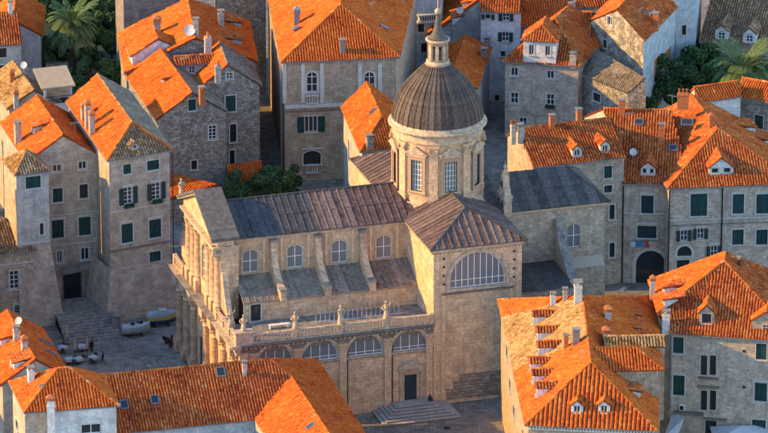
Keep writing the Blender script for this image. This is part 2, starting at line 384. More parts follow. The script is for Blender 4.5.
def window(parent, loc, rz, w, h, kind='shut', rise=0.0, mull=(1, 2), trim=None, frame=None, glass=None, shut=None, hood=False, sill=True, box=False, tw=.16, name='window', deep=.2):
    """kind: shut (closed shutters), open (shutters folded back), pane (glazed), dark (glazed in dark joinery)"""
    trim = trim or M_TRIM; glass = glass or M_GLASS; shut = shut or M_SHUT
    frame = frame or (M_WOODD if kind == 'dark' else M_WOOD)
    w = round(w, 2); h = round(h, 2); rise = round(rise, 2)
    k = (w, h, rise, hood, sill, tw, trim.name)
    if k not in WCACHE:
        mb = MB(); o = arc_poly(w, h, rise)
        ring(mb, o, tw, -.055, .05)
        if sill: mb.box(-w / 2 - tw - .08, w / 2 + tw + .08, -.18, -.056, -.16, -.02)
        if hood: mb.box(-w / 2 - tw - .12, w / 2 + tw + .12, -.22, -.002, h + tw + .12, h + tw + .26).box(-w / 2 - tw, w / 2 + tw, -.12, -.003, h + tw + .03, h + tw + .12)
        me = mb.mesh('window'); me.materials.append(trim); WCACHE[k] = me
    o = link(name, WCACHE[k], trim, parent, loc, rz)
    if kind != 'shut':
        k2 = ('fr', w, h, rise, mull, frame.name)
        if k2 not in WCACHE:
            mb = MB(); b = .09; ol = arc_poly(w, h, rise)
            inner = arc_poly(w - 2 * b, h - 2 * b, max(0, rise - b * .3)); inner = [(x, z + b) for x, z in inner]
            ring(mb, inner, b - .01, deep - .05, deep + .02)
            nx, nz = mull
            for i in range(1, nx + 1):
                x = -w / 2 + w * i / (nx + 1); mb.box(x - .045, x + .045, deep - .045, deep + .015, b, head_z(w, h, rise, x) - b * .6)
            zt = h - rise
            for i in range(1, nz + 1):
                z = h * i / (nz + 1) if rise < w * .3 else zt * i / nz + (0.0 if nz == 1 else 0)
                if z > h - .15: continue
                xw = w / 2 - b
                if z > zt and rise > .01:
                    while xw > 0 and head_z(w, h, rise, xw) < z + .1: xw -= .05
                mb.box(-xw, xw, deep - .04, deep + .01, z - .035, z + .035)
            me = mb.mesh('window_frame'); me.materials.append(frame); WCACHE[k2] = me
        link('window_frame', WCACHE[k2], frame, o)
        k3 = ('gl', w, h, rise, glass.name)
        if k3 not in WCACHE:
            mb = MB(); mb.face([(x, deep + .03, z) for x, z in arc_poly(w, h, rise)]); me = mb.mesh('pane'); me.materials.append(glass); WCACHE[k3] = me
        link('pane', WCACHE[k3], glass, o)
    else:
        sm = shutter_mesh(w / 2 - .012, h - .03)
        for sx in (-w / 2 + .006, .006):
            s_ = link('shutter', sm, shut, o, (sx, .15, .012))
    if kind == 'open':
        sw = w / 2 + .02; sm = shutter_mesh(sw, h - .03)
        for sx, a in ((-w / 2 - tw * .4 - sw, R(-7)), (w / 2 + tw * .4, R(7))):
            link('shutter', sm, shut, o, (sx + (0.0 if a > 0 else 0.0), -.10, .01), 0.0)
    if box:
        k4 = ('fb', w)
        if k4 not in WCACHE:
            mb = MB(); mb.box(-w / 2 - .1, w / 2 + .1, -.5, -.19, -.42, -.14)
            rr = random.Random(3)
            for _ in range(90):
                x = rr.uniform(-w / 2 - .12, w / 2 + .12); y = rr.uniform(-.55, -.15); z = rr.uniform(-.3, .12); s_ = .12
                a = Vector((rr.uniform(-1, 1), rr.uniform(-1, 1), rr.uniform(-1, 1))).normalized() * s_; b_ = a.orthogonal().normalized() * s_
                mb.face([Vector((x, y, z)) + a, Vector((x, y, z)) + b_, Vector((x, y, z)) - a, Vector((x, y, z)) - b_])
            me = mb.mesh('flower_box'); me.materials.append(M_LEAF); WCACHE[k4] = me
        link('flower_box', WCACHE[k4], M_LEAF, o)
    return o

# ------------------------------------------------------------------ tiled roofs
TW, TL = 0.37, 0.42
def plane_frame(poly):
    p = [Vector(q) for q in poly]; u = (p[1] - p[0]).normalized(); n = Vector((0, 0, 0))
    for i in range(len(p)): n += p[i].cross(p[(i + 1) % len(p)])
    n.normalize()
    if n.z < 0: n = -n
    if n.z < .9995:
        hu = Vector((0, 0, 1)).cross(n).normalized(); u = hu if hu.dot(u) >= 0 else -hu
    v = n.cross(u).normalized()
    if v.z < 0: v = -v; u = -u
    return p, p[0], u, v, n
def tile_arrays(poly, seed=0, tw=TW, tl=TL, patchy=0.25, bias=0.0):
    p, o, u, v, n = plane_frame(poly)
    q = np.array([((a - o).dot(u), (a - o).dot(v)) for a in p])
    rg = np.random.default_rng(seed)
    us = np.arange(q[:, 0].min() + tw * .5, q[:, 0].max() - tw * .3, tw)
    rows = []
    m = len(q)
    for uc in us:
        vs_ = []
        for i in range(m):
            a, b = q[i], q[(i + 1) % m]
            if (a[0] - uc) * (b[0] - uc) <= 0 and abs(a[0] - b[0]) > 1e-9:
                t = (uc - a[0]) / (b[0] - a[0]); vs_.append(a[1] + t * (b[1] - a[1]))
        if len(vs_) < 2: continue
        lo, hi = min(vs_), max(vs_)
        if hi - lo < .12: continue
        vv = np.arange(lo - .04, hi - .08, tl); 
        e = np.minimum(vv + tl * 1.12, hi)
        rows.append(np.stack([np.full(len(vv), uc), vv, e], 1))
    if not rows: return None
    A = np.concatenate(rows); k = len(A)
    uc = A[:, 0] + rg.normal(0, .014, k); v0 = A[:, 1] + rg.normal(0, .018, k); v1 = A[:, 2]
    slip = rg.random(k) < .012; v0 = v0 - slip * rg.uniform(.06, .22, k)
    sag = .045 * np.sin(A[:, 0] * .9 + seed) * np.sin(A[:, 1] * .7 + seed * 1.7) + rg.normal(0, .007, k)
    skew = rg.normal(0, .012, k)
    rl = tw * .40; ru = tw * .33
    ang = np.radians([180, 125, 55, 0])
    pts = np.zeros((k, 8, 3))
    for e, (rr, lift, vv, sg) in enumerate(((rl, .055, v0, -1), (ru, .022, v1, 1))):
        for i, a in enumerate(ang):
            pts[:, e * 4 + i, 0] = uc + rr * math.cos(a) + skew * sg
            pts[:, e * 4 + i, 1] = vv
            pts[:, e * 4 + i, 2] = rr * .8 * math.sin(a) + lift + sag
    U = np.array(u); V = np.array(v); N = np.array(n); O = np.array(o)
    W = O + pts[..., 0:1] * U + pts[..., 1:2] * V + pts[..., 2:3] * N
    base = (np.arange(k) * 8)[:, None]
    F = np.concatenate([base + np.array(f)[None] for f in ((0, 4, 5, 1), (1, 5, 6, 2), (2, 6, 7, 3), (3, 0, 1, 2))], 0)
    # tone: mostly individual, with broad patches of re-laid tiles
    ph = rg.uniform(0, 6.28, 4)
    pt = np.sin(A[:, 0] * .55 + ph[0]) * np.sin(A[:, 1] * .8 + ph[1]) + .6 * np.sin(A[:, 0] * 1.3 + A[:, 1] * .9 + ph[2])
    tone = np.clip(rg.beta(1.7, 1.9, k) * (1 - patchy) + patchy * (.5 + .4 * pt) + bias, 0.02, 1)
    tint = np.repeat(np.stack([tone, rg.random(k), rg.random(k), np.ones(k)], 1), 8, 0)
    return W.reshape(-1, 3), F, tint
def ridge_arrays(p0, p1, seed=0, r=.17, l=.5):
    p0, p1 = Vector(p0), Vector(p1); d = p1 - p0; L = d.length
    if L < .4: return None
    if d.z < 0: p0, p1 = p1, p0; d = -d
    t = d.normalized(); s_ = t.cross(Vector((0, 0, 1))).normalized(); n = s_.cross(t).normalized()
    k = max(1, int(L / l)); rg = np.random.default_rng(seed); W = []; tint = []
    for i in range(k):
        for (f, rr, lift) in ((i / k, r * 1.08, .07), ((i + 1.12) / k, r * .92, .03)):
            c = p0 + d * min(1, f)
            for a in (200, 150, 90, 30, -20):
                W.append(tuple(c + s_ * rr * math.cos(R(a)) + n * (rr * .9 * math.sin(R(a)) + lift)))
        tn = float(np.clip(rg.normal(.55, .2), .05, 1)); tint += [(tn, .5, .5, 1)] * 10
    W = np.array(W); F = []
    for i in range(k):
        b = i * 10
        for j in range(4): F.append((b + j, b + j + 1, b + 6 + j, b + 5 + j))
        F.append((b + 3, b + 2, b + 1, b)); 
    return W, np.array(F), np.array(tint)
def arrays_mesh(name, arrs, off, mat):
    arrs = [a for a in arrs if a is not None]
    if not arrs: return None
    V = []; F = []; T = []; c = 0
    for a, f, t in arrs:
        V.append(a); F.append(f + c); T.append(t); c += len(a)
    V = np.concatenate(V) - np.array(off); F = np.concatenate(F); T = np.concatenate(T)
    me = bpy.data.meshes.new(name)
    me.vertices.add(len(V)); me.vertices.foreach_set('co', V.astype(np.float32).ravel())
    me.loops.add(len(F) * 4); me.loops.foreach_set('vertex_index', F.astype(np.int32).ravel())
    me.polygons.add(len(F)); me.polygons.foreach_set('loop_start', np.arange(0, len(F) * 4, 4, dtype=np.int32))
    me.update(calc_edges=True)
    at = me.attributes.new('tint', 'FLOAT_COLOR', 'POINT'); at.data.foreach_set('color', T.astype(np.float32).ravel())
    me.materials.append(mat); me.validate(); return me

SEED = [100]
class House:
    def __init__(s, name, label, at, cat='house', group=None, wall=None, trim=None, over=.35):
        s.loc = Vector((at[0], at[1], 0)); s.root = thing(name, label, cat, s.loc, 0, group)
        s.wall = wall or M_BEIGE; s.trim = trim or M_TRIMP; s.over = over
        s.faces = {}; s.slopes = {}; s.ridges = []; s.gut = []; s.strings = []; s.n = 0
    # -- roof
    def slope(s, key, poly, tile='mix', **kw):
        s.slopes[key] = (([Vector(q) for q in poly]), tile, kw); return s
    def ridge(s, a, b, tile='mix'): s.ridges.append((Vector(a), Vector(b), tile)); return s
    def face(s, key, p0, p1, zb, top=None, mat=None):
        p0 = Vector((p0[0], p0[1], 0)); p1 = Vector((p1[0], p1[1], 0))
        s.faces[key] = dict(p0=p0, p1=p1, zb=zb, top=top, holes=[], wins=[], mat=mat); return s
    def quad(s, a, b, d, ze, h, ridge='d', ends=('hip', 'hip'), ins=(None, None), c=None, tile='mix', zb=-.6, k='', tiles=None, shift=0.0, world=False, gutter=True, gover=.12):
        """rectangular-plan roof from its surveyed eave corners (front-left a, front-right b, back-left d)"""
        A, B, D_ = (a, b, d) if world else (P(*a, ze), P(*b, ze), P(*d, ze))
        C_ = (c if world else P(*c, ze)) if c else B + D_ - A
        tl = dict(f=tile, b=tile, l=tile, r=tile); tl.update(tiles or {})
        up = Vector((0, 0, h))
        o = s.over
        if ridge == 'd':
            m0, m1 = (A + B) / 2, (C_ + D_) / 2
        else:
            m0, m1 = (A + D_) / 2, (B + C_) / 2
        ax = (m1 - m0); L = ax.length; ax.normalize()
        half = ((B - A).length if ridge == 'd' else (D_ - A).length) / 2
        i0 = 0 if ends[0] == 'gable' else (ins[0] if ins[0] is not None else half)
        i1 = 0 if ends[1] == 'gable' else (ins[1] if ins[1] is not None else half)
        side = (B - A).normalized() * shift if ridge == 'd' else (D_ - A).normalized() * shift
        r0 = m0 + ax * i0 + up + side; r1 = m1 - ax * i1 + up + side
        if ridge == 'd':
            s.slope(k + 'l', [D_, A, r0, r1], tl['l']); s.slope(k + 'r', [B, C_, r1, r0], tl['r'])
            if i0: s.slope(k + 'f', [A, B, r0], tl['f'])
            if i1: s.slope(k + 'b', [C_, D_, r1], tl['b'])
        else:
            s.slope(k + 'f', [A, B, r1, r0], tl['f']); s.slope(k + 'b', [C_, D_, r0, r1], tl['b'])
            if i0: s.slope(k + 'l', [D_, A, r0], tl['l'])
            if i1: s.slope(k + 'r', [B, C_, r1], tl['r'])
        s.ridge(r0, r1, tl['f'])
        e0, e1 = ((A, B), (C_, D_)) if ridge == 'd' else ((A, D_), (B, C_))
        for e, i_, r_ in ((e0, i0, r0), (e1, i1, r1)):
            if i_:
                for q in e: s.ridge(q, r_, tl['l'])
        # walls, set in under the eaves (less on gables)
        ga = {'f': ridge == 'd' and not i0, 'b': ridge == 'd' and not i1, 'l': ridge == 'w' and not i0, 'r': ridge == 'w' and not i1}
        ex = (B - A).normalized(); ey = (D_ - A).normalized()
        of = gover if ga['f'] else o; ob = gover if ga['b'] else o; ol = gover if ga['l'] else o; orr = gover if ga['r'] else o
        wa = A + ex * ol + ey * of; wb = B - ex * orr + ey * of; wc = C_ - ex * orr - ey * ob; wd = D_ + ex * ol - ey * ob
        zt = ze + .02
        apex_t = lambda p, q: ((r0 if (ga['f'] or ga['l']) else r1))
        for key, p, q in (('f', wa, wb), ('r', wb, wc), ('b', wc, wd), ('l', wd, wa)):
            L = (q - p).length; top = [(L, zt), (0, zt)]
            if ga[key]:
                rr = r0 if key in 'fl' else r1
                uu = (q - p).normalized(); t = (rr - p).dot(uu); top = [(L, zt), (t, ze + h - .22), (0, zt)]
            s.face(k + key, p, q, zb, top)
        if gutter:
            if not ga['f']: s.gut.append((A, B))
            if not ga['l']: s.gut.append((D_, A))
            if not ga['r']: s.gut.append((B, C_))
        s.A, s.B, s.C, s.D, s.r0, s.r1 = A, B, C_, D_, r0, r1
        return s
    # -- placing on surfaces
    def on_wall(s, key, px, py):
        f = s.faces[key]; u = (f['p1'] - f['p0']).normalized(); n = Vector((u.y, -u.x, 0))
        q = on_plane(px, py, f['p0'], n); return (q - f['p0']).dot(u), q.z
    def on_slope(s, key, px, py):
        p, o, u, v, n = plane_frame(s.slopes[key][0]); return on_plane(px, py, o, n)
    def win(s, key, px, py, w, h, kind='shut', **kw):
        """window by its measured centre and size in the survey photograph"""
        f = s.faces[key]
        u0, z0 = s.on_wall(key, px - w / 2, py); u1, _ = s.on_wall(key, px + w / 2, py)
        uc, zt = s.on_wall(key, px, py - h / 2); _, zb = s.on_wall(key, px, py + h / 2)
        return s.win_uz(key, uc, zb, abs(u1 - u0), zt - zb, kind, **kw)
    def win_uz(s, key, uc, zb, ww, hh, kind='shut', **kw):
        f = s.faces[key]; L = (f['p1'] - f['p0']).length
        ww = round(ww, 1); hh = round(hh, 1)
        if uc - ww / 2 < .1 or uc + ww / 2 > L - .1: return s
        rise = kw.get('rise', 0); rise = ww / 2 if rise == 'round' else rise * ww if rise else 0
        kw['rise'] = rise
        f['holes'].append([(uc + x, zb + z) for x, z in arc_poly(ww, hh, rise)])
        f['wins'].append((uc, zb, ww, hh, kind, kw)); return s
    def string(s, key, py, px=None, t=.18, d=.14, mat=None):
        f = s.faces[key]; L = (f['p1'] - f['p0']).length
        x = px if px is not None else None
        if x is None:
            m = (f['p0'] + f['p1']) / 2; x = 384 + (m.x) * FPX / DIST
        _, z = s.on_wall(key, x, py); s.strings.append((key, z, t, d, mat)); return s
    # -- finishing
    def finish(s):
        groups = {}
        for key, f in s.faces.items():
            mb = groups.setdefault((f['mat'] or s.wall).name, MB())
            L = (f['p1'] - f['p0']).length
            u, n = wall_face(mb, f['p0'], f['p1'], f['zb'], f['top'] or [(L, 6), (0, 6)], f['holes'])
            rz = math.atan2(u.y, u.x)
            for uc, zb, ww, hh, kind, kw in f['wins']:
                loc = f['p0'] + u * uc + Vector((0, 0, zb)) - s.loc
                kw.setdefault('trim', s.trim); window(s.root, loc, rz, ww, hh, kind, **kw)
        for nm, mb in groups.items(): link('wall', mb.mesh('wall', s.loc), MATS[nm], s.root)
        for key, z, t, d, mat in s.strings:
            f = s.faces[key]; u = (f['p1'] - f['p0']); n = Vector((u.y, -u.x, 0)).normalized()
            mb = MB(); mb.obox(f['p0'] + Vector((0, 0, z)) - n * .02, u, n * (d + .02), (0, 0, t)); link('string_course', mb.mesh('string_course', s.loc), mat or s.trim, s.root)
        byt = {}
        flat = []
        for key, (poly, tile, kw) in s.slopes.items():
            p, o, u, v, n = plane_frame(poly)
            cen = sum(p, Vector()) / len(p)
            if len(p) > 3 and max(abs((q - cen).dot(n)) for q in p) > .03: flat += [([p[0], p[i], p[i + 1]], tile, kw) for i in range(1, len(p) - 1)]
            else: flat.append((poly, tile, kw))
        for poly, tile, kw in flat:
            p, o, u, v, n = plane_frame(poly); mb = MB()
            mb.prism([q - n * .14 for q in p], n * .14)
            d = link('roof', mb.mesh('roof', s.loc), TILES[tile], s.root)
            SEED[0] += 1
            me = arrays_mesh('roof_tiles', [tile_arrays(poly, SEED[0], **kw)], s.loc, TILES[tile])
            if me: t = link('roof_tiles', me, None, d); t['kind'] = 'stuff'
        rt = {}
        for a, b, tile in s.ridges:
            SEED[0] += 1; rt.setdefault(tile, []).append(ridge_arrays(a, b, SEED[0]))
        for tile, ar in rt.items():
            me = arrays_mesh('ridge_tiles', ar, s.loc, TILES[tile])
            if me: t = link('ridge_tiles', me, None, s.root); t['kind'] = 'stuff'
        for a, b in s.gut:
            mb = MB(); dz = Vector((0, 0, -.10)); mb.tube([a + dz, b + dz], .085, 8); link('gutter', mb.mesh('gutter', s.loc), M_PIPE, s.root)
        return s
    # -- roof furniture
    def chimney(s, key, px, py, w=.8, d=.6, h=1.6, mat=None, cap='slab', capm=None, z=None):
        """py = where the stack meets the roof"""
        q = s.on_slope(key, px, py) if z is None else P(px, py, z)
        p, o, u, v, n = plane_frame(s.slopes[key][0]) if key else (0, 0, Vector((1, 0, 0)), 0, 0)
        ux = Vector((u.x, u.y, 0)).normalized(); rz = math.atan2(ux.y, ux.x); base = q - s.loc
        mb = MB(); mb.box(-w / 2, w / 2, -d / 2, d / 2, -.7, h); mb.box(-w / 2 - .06, w / 2 + .06, -d / 2 - .06, d / 2 + .06, h * .82, h * .82 + .1)
        st = link('chimney', mb.mesh('chimney'), mat or M_RENDER, s.root, base, rz)
        mb = MB()
        if cap == 'slab':
            for sx in (-1, 1):
                for sy in (-1, 1): mb.box(sx * (w / 2 - .08) - .07, sx * (w / 2 - .08) + .07, sy * (d / 2 - .08) - .07, sy * (d / 2 - .08) + .07, h, h + .28)
            mb.box(-w / 2 - .1, w / 2 + .1, -d / 2 - .1, d / 2 + .1, h + .28, h + .38)
        elif cap == 'tent':
            mb.box(-w / 2 - .08, w / 2 + .08, -d / 2 - .08, d / 2 + .08, h, h + .1)
            mb.box(-w / 2 + .02, w / 2 - .02, -d / 2 + .02, d / 2 - .02, h + .1, h + .35)
            a = [(-w / 2 - .12, -d / 2 - .12, h + .35), (w / 2 + .12, -d / 2 - .12, h + .35), (w / 2 + .12, d / 2 + .12, h + .35), (-w / 2 - .12, d / 2 + .12, h + .35)]
            t = (0, 0, h + .8)
            for i in range(4): mb.face([a[i], a[(i + 1) % 4], t])
            mb.face(a[::-1])
        else:
            for i in range(cap):
                x = -w / 2 + w * (i + .5) / cap; mb.lathe([(.13, h - .02), (.11, h + .5), (.15, h + .52), (.15, h + .62), (.08, h + .62)], (x, 0, 0), 8)
        link('chimney_cap', mb.mesh('chimney_cap'), capm or (M_TERR if cap != 'slab' else M_WEATH), st)
        return s
    def skylight(s, key, px, py, w=.8, l=1.0):
        q = s.on_slope(key, px, py); p, o, u, v, n = plane_frame(s.slopes[key][0]); q = q - s.loc
        mb = MB(); b = .1
        for (x0, x1, y0, y1) in ((-w / 2 - b, -w / 2, -l / 2 - b, l / 2 + b), (w / 2, w / 2 + b, -l / 2 - b, l / 2 + b), (-w / 2, w / 2, -l / 2 - b, -l / 2), (-w / 2, w / 2, l / 2, l / 2 + b)):
            mb.obox(q + u * x0 + v * y0 + n * .02, u * (x1 - x0), v * (y1 - y0), n * .26)
        f = link('skylight', mb.mesh('skylight'), M_PIPE, s.root)
        mb = MB(); mb.face([q + u * a + v * c + n * .24 for a, c in ((-w / 2, -l / 2), (w / 2, -l / 2), (w / 2, l / 2), (-w / 2, l / 2))]); link('pane', mb.mesh('pane'), M_GLASS, f)
        return s
    def dish(s, px, py, z, key=None, az=-60, r=.5):
        q = (s.on_slope(key, px, py) if key else P(px, py, z)) - s.loc
        mb = MB(); mb.tube([(0, 0, -.2), (0, 0, .9)], .035, 6)
        rings = [(r * i / 4, .28 * (i / 4) ** 2 * r) for i in range(1, 5)]
        vs = [(0, 0, 0)]; fs = []
        for i, (rr, dd) in enumerate(rings):
            for k in range(14): vs.append((rr * math.cos(2 * math.pi * k / 14), rr * math.sin(2 * math.pi * k / 14), dd))
        for k in range(14): fs.append((0, 1 + k, 1 + (k + 1) % 14))
        for i in range(3):
            for k in range(14): a = 1 + i * 14; fs.append((a + k, a + 14 + k, a + 14 + (k + 1) % 14, a + (k + 1) % 14))
        M_ = Matrix.Translation((0, 0, .95)) @ Matrix.Rotation(R(az), 4, 'Z') @ Matrix.Rotation(R(60), 4, 'X')
        mb.idx([M_ @ Vector(v) for v in vs], fs)
        mb.tube([M_ @ Vector((0, -r, 0)), M_ @ Vector((0, 0, r * .9))], .02, 5)
        link('satellite_dish', mb.mesh('satellite_dish'), M_PLATE, s.root, q); return s
    def dormer(s, key, px, py, w=1.5, h=1.5, kind='gable', rise=.7, tile='mix', wall=None, win='pane', ww=.9, wh=1.0, wrise=0.0, mull=(1, 1), nwin=1, over=.15, z=None, shed_t=.18, turn=0.0, wsill=.3, trim=None, frame=None):
        """py = bottom centre of the dormer front on the slope; the front looks down the slope"""
        q = s.on_slope(key, px, py); p, o, u, v, n = plane_frame(s.slopes[key][0])
        ux = Vector((u.x, u.y, 0)).normalized(); vy = Vector((v.x, v.y, 0)); tanp = v.z / max(1e-4, vy.length); vy.normalize()
        if ux.cross(vy).z < 0: ux = -ux
        ro = q - s.loc; L = lambda x, y, z_: ro + ux * x + vy * y + Vector((0, 0, z_))
        rz = math.atan2(ux.y, ux.x); wl_ = wall or M_WHITE
        mb = MB(); w2 = w / 2; yb = h / tanp
        holes = []; cs = []
        for i in range(nwin):
            c = -w2 + w * (i + .5) / nwin; cs.append(c); holes.append([(c + w2 + x, wsill + zz) for x, zz in arc_poly(ww, wh, wrise)])
        p0 = ro - ux * w2; p1 = ro + ux * w2
        top = [(w, h), (w2, h + rise - .06), (0, h)] if kind == 'gable' else [(w, h), (0, h)]
        mb2 = MB(); wall_face(mb2, (p0.x, p0.y), (p1.x, p1.y), -.25, top, holes, .18)
        for vtx in range(len(mb2.v)):
            a = mb2.v[vtx]; mb2.v[vtx] = (a[0], a[1], a[2] + ro.z)
        for sx in (-1, 1):
            pts = [L(sx * w2, 0, -.25), L(sx * w2, yb, h), L(sx * w2, 0, h)]
            if sx > 0: pts = pts
            mb2.face(pts if sx > 0 else pts[::-1], [(0, 0), (yb, h), (0, h)])
        dm = link('dormer', mb2.mesh('dormer'), wl_, s.root)
        for c in cs: window(dm, L(c, 0, wsill), rz, ww, wh, win, rise=wrise, mull=mull, sill=True, tw=.08, trim=trim or M_TRIMP, deep=.1, frame=frame)
        W = lambda x, y, z_: L(x, y, z_) + s.loc
        sl = []; rg_ = []
        if kind == 'gable':
            yr = (h + rise) / tanp; e = over; dz = -rise * e / w2
            ye = (h + dz) / tanp
            sl += [[W(-w2 - e, ye, h + dz), W(-w2 - e, -.2, h + dz), W(0, -.2, h + rise), W(0, yr, h + rise)], [W(w2 + e, -.2, h + dz), W(w2 + e, ye, h + dz), W(0, yr, h + rise), W(0, -.2, h + rise)]]
            rg_.append((W(0, -.2, h + rise), W(0, yr, h + rise)))
        elif kind == 'hip':
            yr = (h + rise) / tanp; e = over; fr = W(0, w2, h + rise)
            a, b = W(-w2 - e, -e, h), W(w2 + e, -e, h); c, d = W(w2 + e, h / tanp, h), W(-w2 - e, h / tanp, h); bk = W(0, yr, h + rise)
            sl += [[d, a, fr, bk], [b, c, bk, fr], [a, b, fr]]; rg_ += [(a, fr), (b, fr), (fr, bk)]
        else:
            e = over; yt = h / (tanp - shed_t); zt = h + shed_t * yt
            sl += [[W(-w2 - e, -.25, h - shed_t * .25), W(w2 + e, -.25, h - shed_t * .25), W(w2 + e, yt, zt), W(-w2 - e, yt, zt)]]
        ar = []; mb = MB()
        for poly in sl:
            SEED[0] += 1; ar.append(tile_arrays(poly, SEED[0])); pp, oo, uu, vv, nn = plane_frame(poly)
            mb.prism([x - nn * .08 - s.loc for x in pp], nn * .08)
        for a, b in rg_: SEED[0] += 1; ar.append(ridge_arrays(a, b, SEED[0], r=.14))
        link('dormer_roof', mb.mesh('dormer_roof'), TILES[tile], dm)
        t = link('roof_tiles', arrays_mesh('roof_tiles', ar, s.loc, TILES[tile]), None, dm); t['kind'] = 'stuff'
        return s
    def aerial(s, key, px, py, h=2.2, az=20):
        q = s.on_slope(key, px, py) - s.loc; mb = MB(); mb.tube([(0, 0, -.4), (0, 0, h)], .03, 5)
        c, n_ = math.cos(R(az)), math.sin(R(az)); mb.tube([(-.7 * c, -.7 * n_, h - .15), (.8 * c, .8 * n_, h - .15)], .02, 4)
        for i in range(6): t = -.6 + i * .26; l_ = .42 - .03 * i; mb.tube([(t * c + l_ * n_, t * n_ - l_ * c, h - .15), (t * c - l_ * n_, t * n_ + l_ * c, h - .15)], .015, 4)
        link('aerial', mb.mesh('aerial'), M_PIPE, s.root, q); return s
    def pipe(s, pts, r=.07, mat=None, name='downpipe'):
        mb = MB(); mb.tube([Vector(p) - s.loc for p in pts], r, 6); link(name, mb.mesh(name), mat or M_PIPE, s.root); return s
    def wall_pipe(s, key, px, py0, py1, r=.07, mat=None):
        f = s.faces[key]; u = (f['p1'] - f['p0']).normalized(); n = Vector((u.y, -u.x, 0))
        a, za = s.on_wall(key, px, py0); _, zb = s.on_wall(key, px, py1)
        q = f['p0'] + u * a + n * .1
        return s.pipe([(q.x, q.y, zb), (q.x, q.y, za)], r, mat or M_IRON)
    def wall_box(s, key, px, py, w, h, d=.3, name='ledge', mat=None, kindz=None):
        u0, _ = s.on_wall(key, px - w / 2, py); u1, _ = s.on_wall(key, px + w / 2, py); _, z1 = s.on_wall(key, px, py - h / 2); _, z0 = s.on_wall(key, px, py + h / 2)
        f = s.faces[key]; u = (f['p1'] - f['p0']).normalized(); n = Vector((u.y, -u.x, 0))
        mb = MB(); mb.obox(f['p0'] + u * u0 + Vector((0, 0, z0)) - s.loc + n * .004, u * (u1 - u0), n * d, (0, 0, z1 - z0)); link(name, mb.mesh(name), mat or s.trim, s.root); return s
M_PLATE = mat_plain('dish_grey', (.50, .50, .50), .5, .15)
# ------------------------------------------------------------------ ground
M_PAVE = mat_stone('stone_paving', (.25, .22, .185), (.165, .145, .125), (.085, .075, .065), 1.1, .7, .03, .3, (.13, .115, .10), .5, big=.12, patch=(.25, .225, .20), patch_amt=.5)
mb = MB(); mb.face([(-2500, -2500, 0), (2500, -2500, 0), (2500, 2500, 0), (-2500, 2500, 0)], [(-2500, -2500), (2500, -2500), (2500, 2500), (-2500, 2500)])
g = link('ground', mb.mesh('ground'), M_PAVE); g['kind'] = 'structure'; g['label'] = 'worn stone paving of the square and lanes'

# ------------------------------------------------------------------ cathedral
CO = P(433, 405, 0); CTH = R(17.0)
cath = thing('cathedral', 'golden stone baroque cathedral with lead roofs and a ribbed dome', 'cathedral', CO, CTH)
def cp(name, mb, mat, parent=None, label=None): return link(name, mb.mesh(name), mat, parent or cath, label=label)
def clip_strip(poly, x0, x1):
    def cl(pts, f):
        out = []
        for i in range(len(pts)):
            a, b = pts[i - 1], pts[i]; fa, fb = f(a), f(b)
            if (fa < 0) != (fb < 0):
                t = fa / (fa - fb); out.append((a[0] + (b[0] - a[0]) * t, a[1] + (b[1] - a[1]) * t))
            if fb >= 0: out.append(b)
        return out
    p = cl(poly, lambda q: q[0] - x0)
    return cl(p, lambda q: x1 - q[0]) if p else []
def lead(poly, width, mats, parent=None, roll=.07, seed=0, deck=True, seam=2.2):
    """sheet roofing: one slab per bay with a standing roll along its edge and lapped cross seams"""
    p, o, u, v, n = plane_frame(poly)
    q = [((a - o).dot(u), (a - o).dot(v)) for a in p]; rr = random.Random(seed)
    um = min(a[0] for a in q); uM = max(a[0] for a in q); k = max(1, round((uM - um) / width)); wd = (uM - um) / k
    if deck:
        mb = MB(); mb.prism([a - n * .2 for a in p], n * .16); cp('roof_deck', mb, M_WEATH, parent)
    for i in range(k):
        x0 = um + i * wd; c = clip_strip(q, x0 + .01, x0 + wd - .01)
        if len(c) < 3: continue
        lift = rr.uniform(0, .03); mb = MB()
        T = lambda a, hh: o + u * a[0] + v * a[1] + n * hh
        # lapped courses up the slope
        lo = min(a[1] for a in c); hi = max(a[1] for a in c); m = max(1, round((hi - lo) / (seam * rr.uniform(.85, 1.2))))
        for j in range(m):
            y0 = lo + (hi - lo) * j / m; y1 = lo + (hi - lo) * (j + 1) / m
            cc = [(b, a) for a, b in c]; cc = clip_strip(cc, y0, y1); cc = [(b, a) for a, b in cc]
            if len(cc) < 3: continue
            tilt = lambda a: lift + .05 * (1 - (a[1] - y0) / max(.01, y1 - y0))
            top = [T(a, .02 + tilt(a)) for a in cc]; bot = [T(a, -.03) for a in cc]
            ar = sum(cc[t - 1][0] * cc[t][1] - cc[t][0] * cc[t - 1][1] for t in range(len(cc)))
            mb.face(top if ar > 0 else top[::-1])
            for t in range(len(cc)): mb.face([bot[t - 1], bot[t], top[t], top[t - 1]])
        e = clip_strip(q, x0 - .02, x0 + .06)
        if len(e) >= 3 and roll:
            ys = [a[1] for a in e]; y0, y1 = min(ys), max(ys)
            if y1 - y0 > .3:
                pr = [(-1, 0), (-.8, .75), (0, 1.05), (.8, .75), (1, 0)]
                a_ = [T((x0 + roll * s_[0], y0), .03 + roll * 1.3 * s_[1]) for s_ in pr]; b_ = [T((x0 + roll * s_[0], y1), .03 + roll * 1.3 * s_[1]) for s_ in pr]
                for t in range(4): mb.face([a_[t], a_[t + 1], b_[t + 1], b_[t]])
                mb.face(a_)
        mt = mats(i / max(1, k - 1)) if callable(mats) else mats
        cp('lead_sheet', mb, mt, parent)

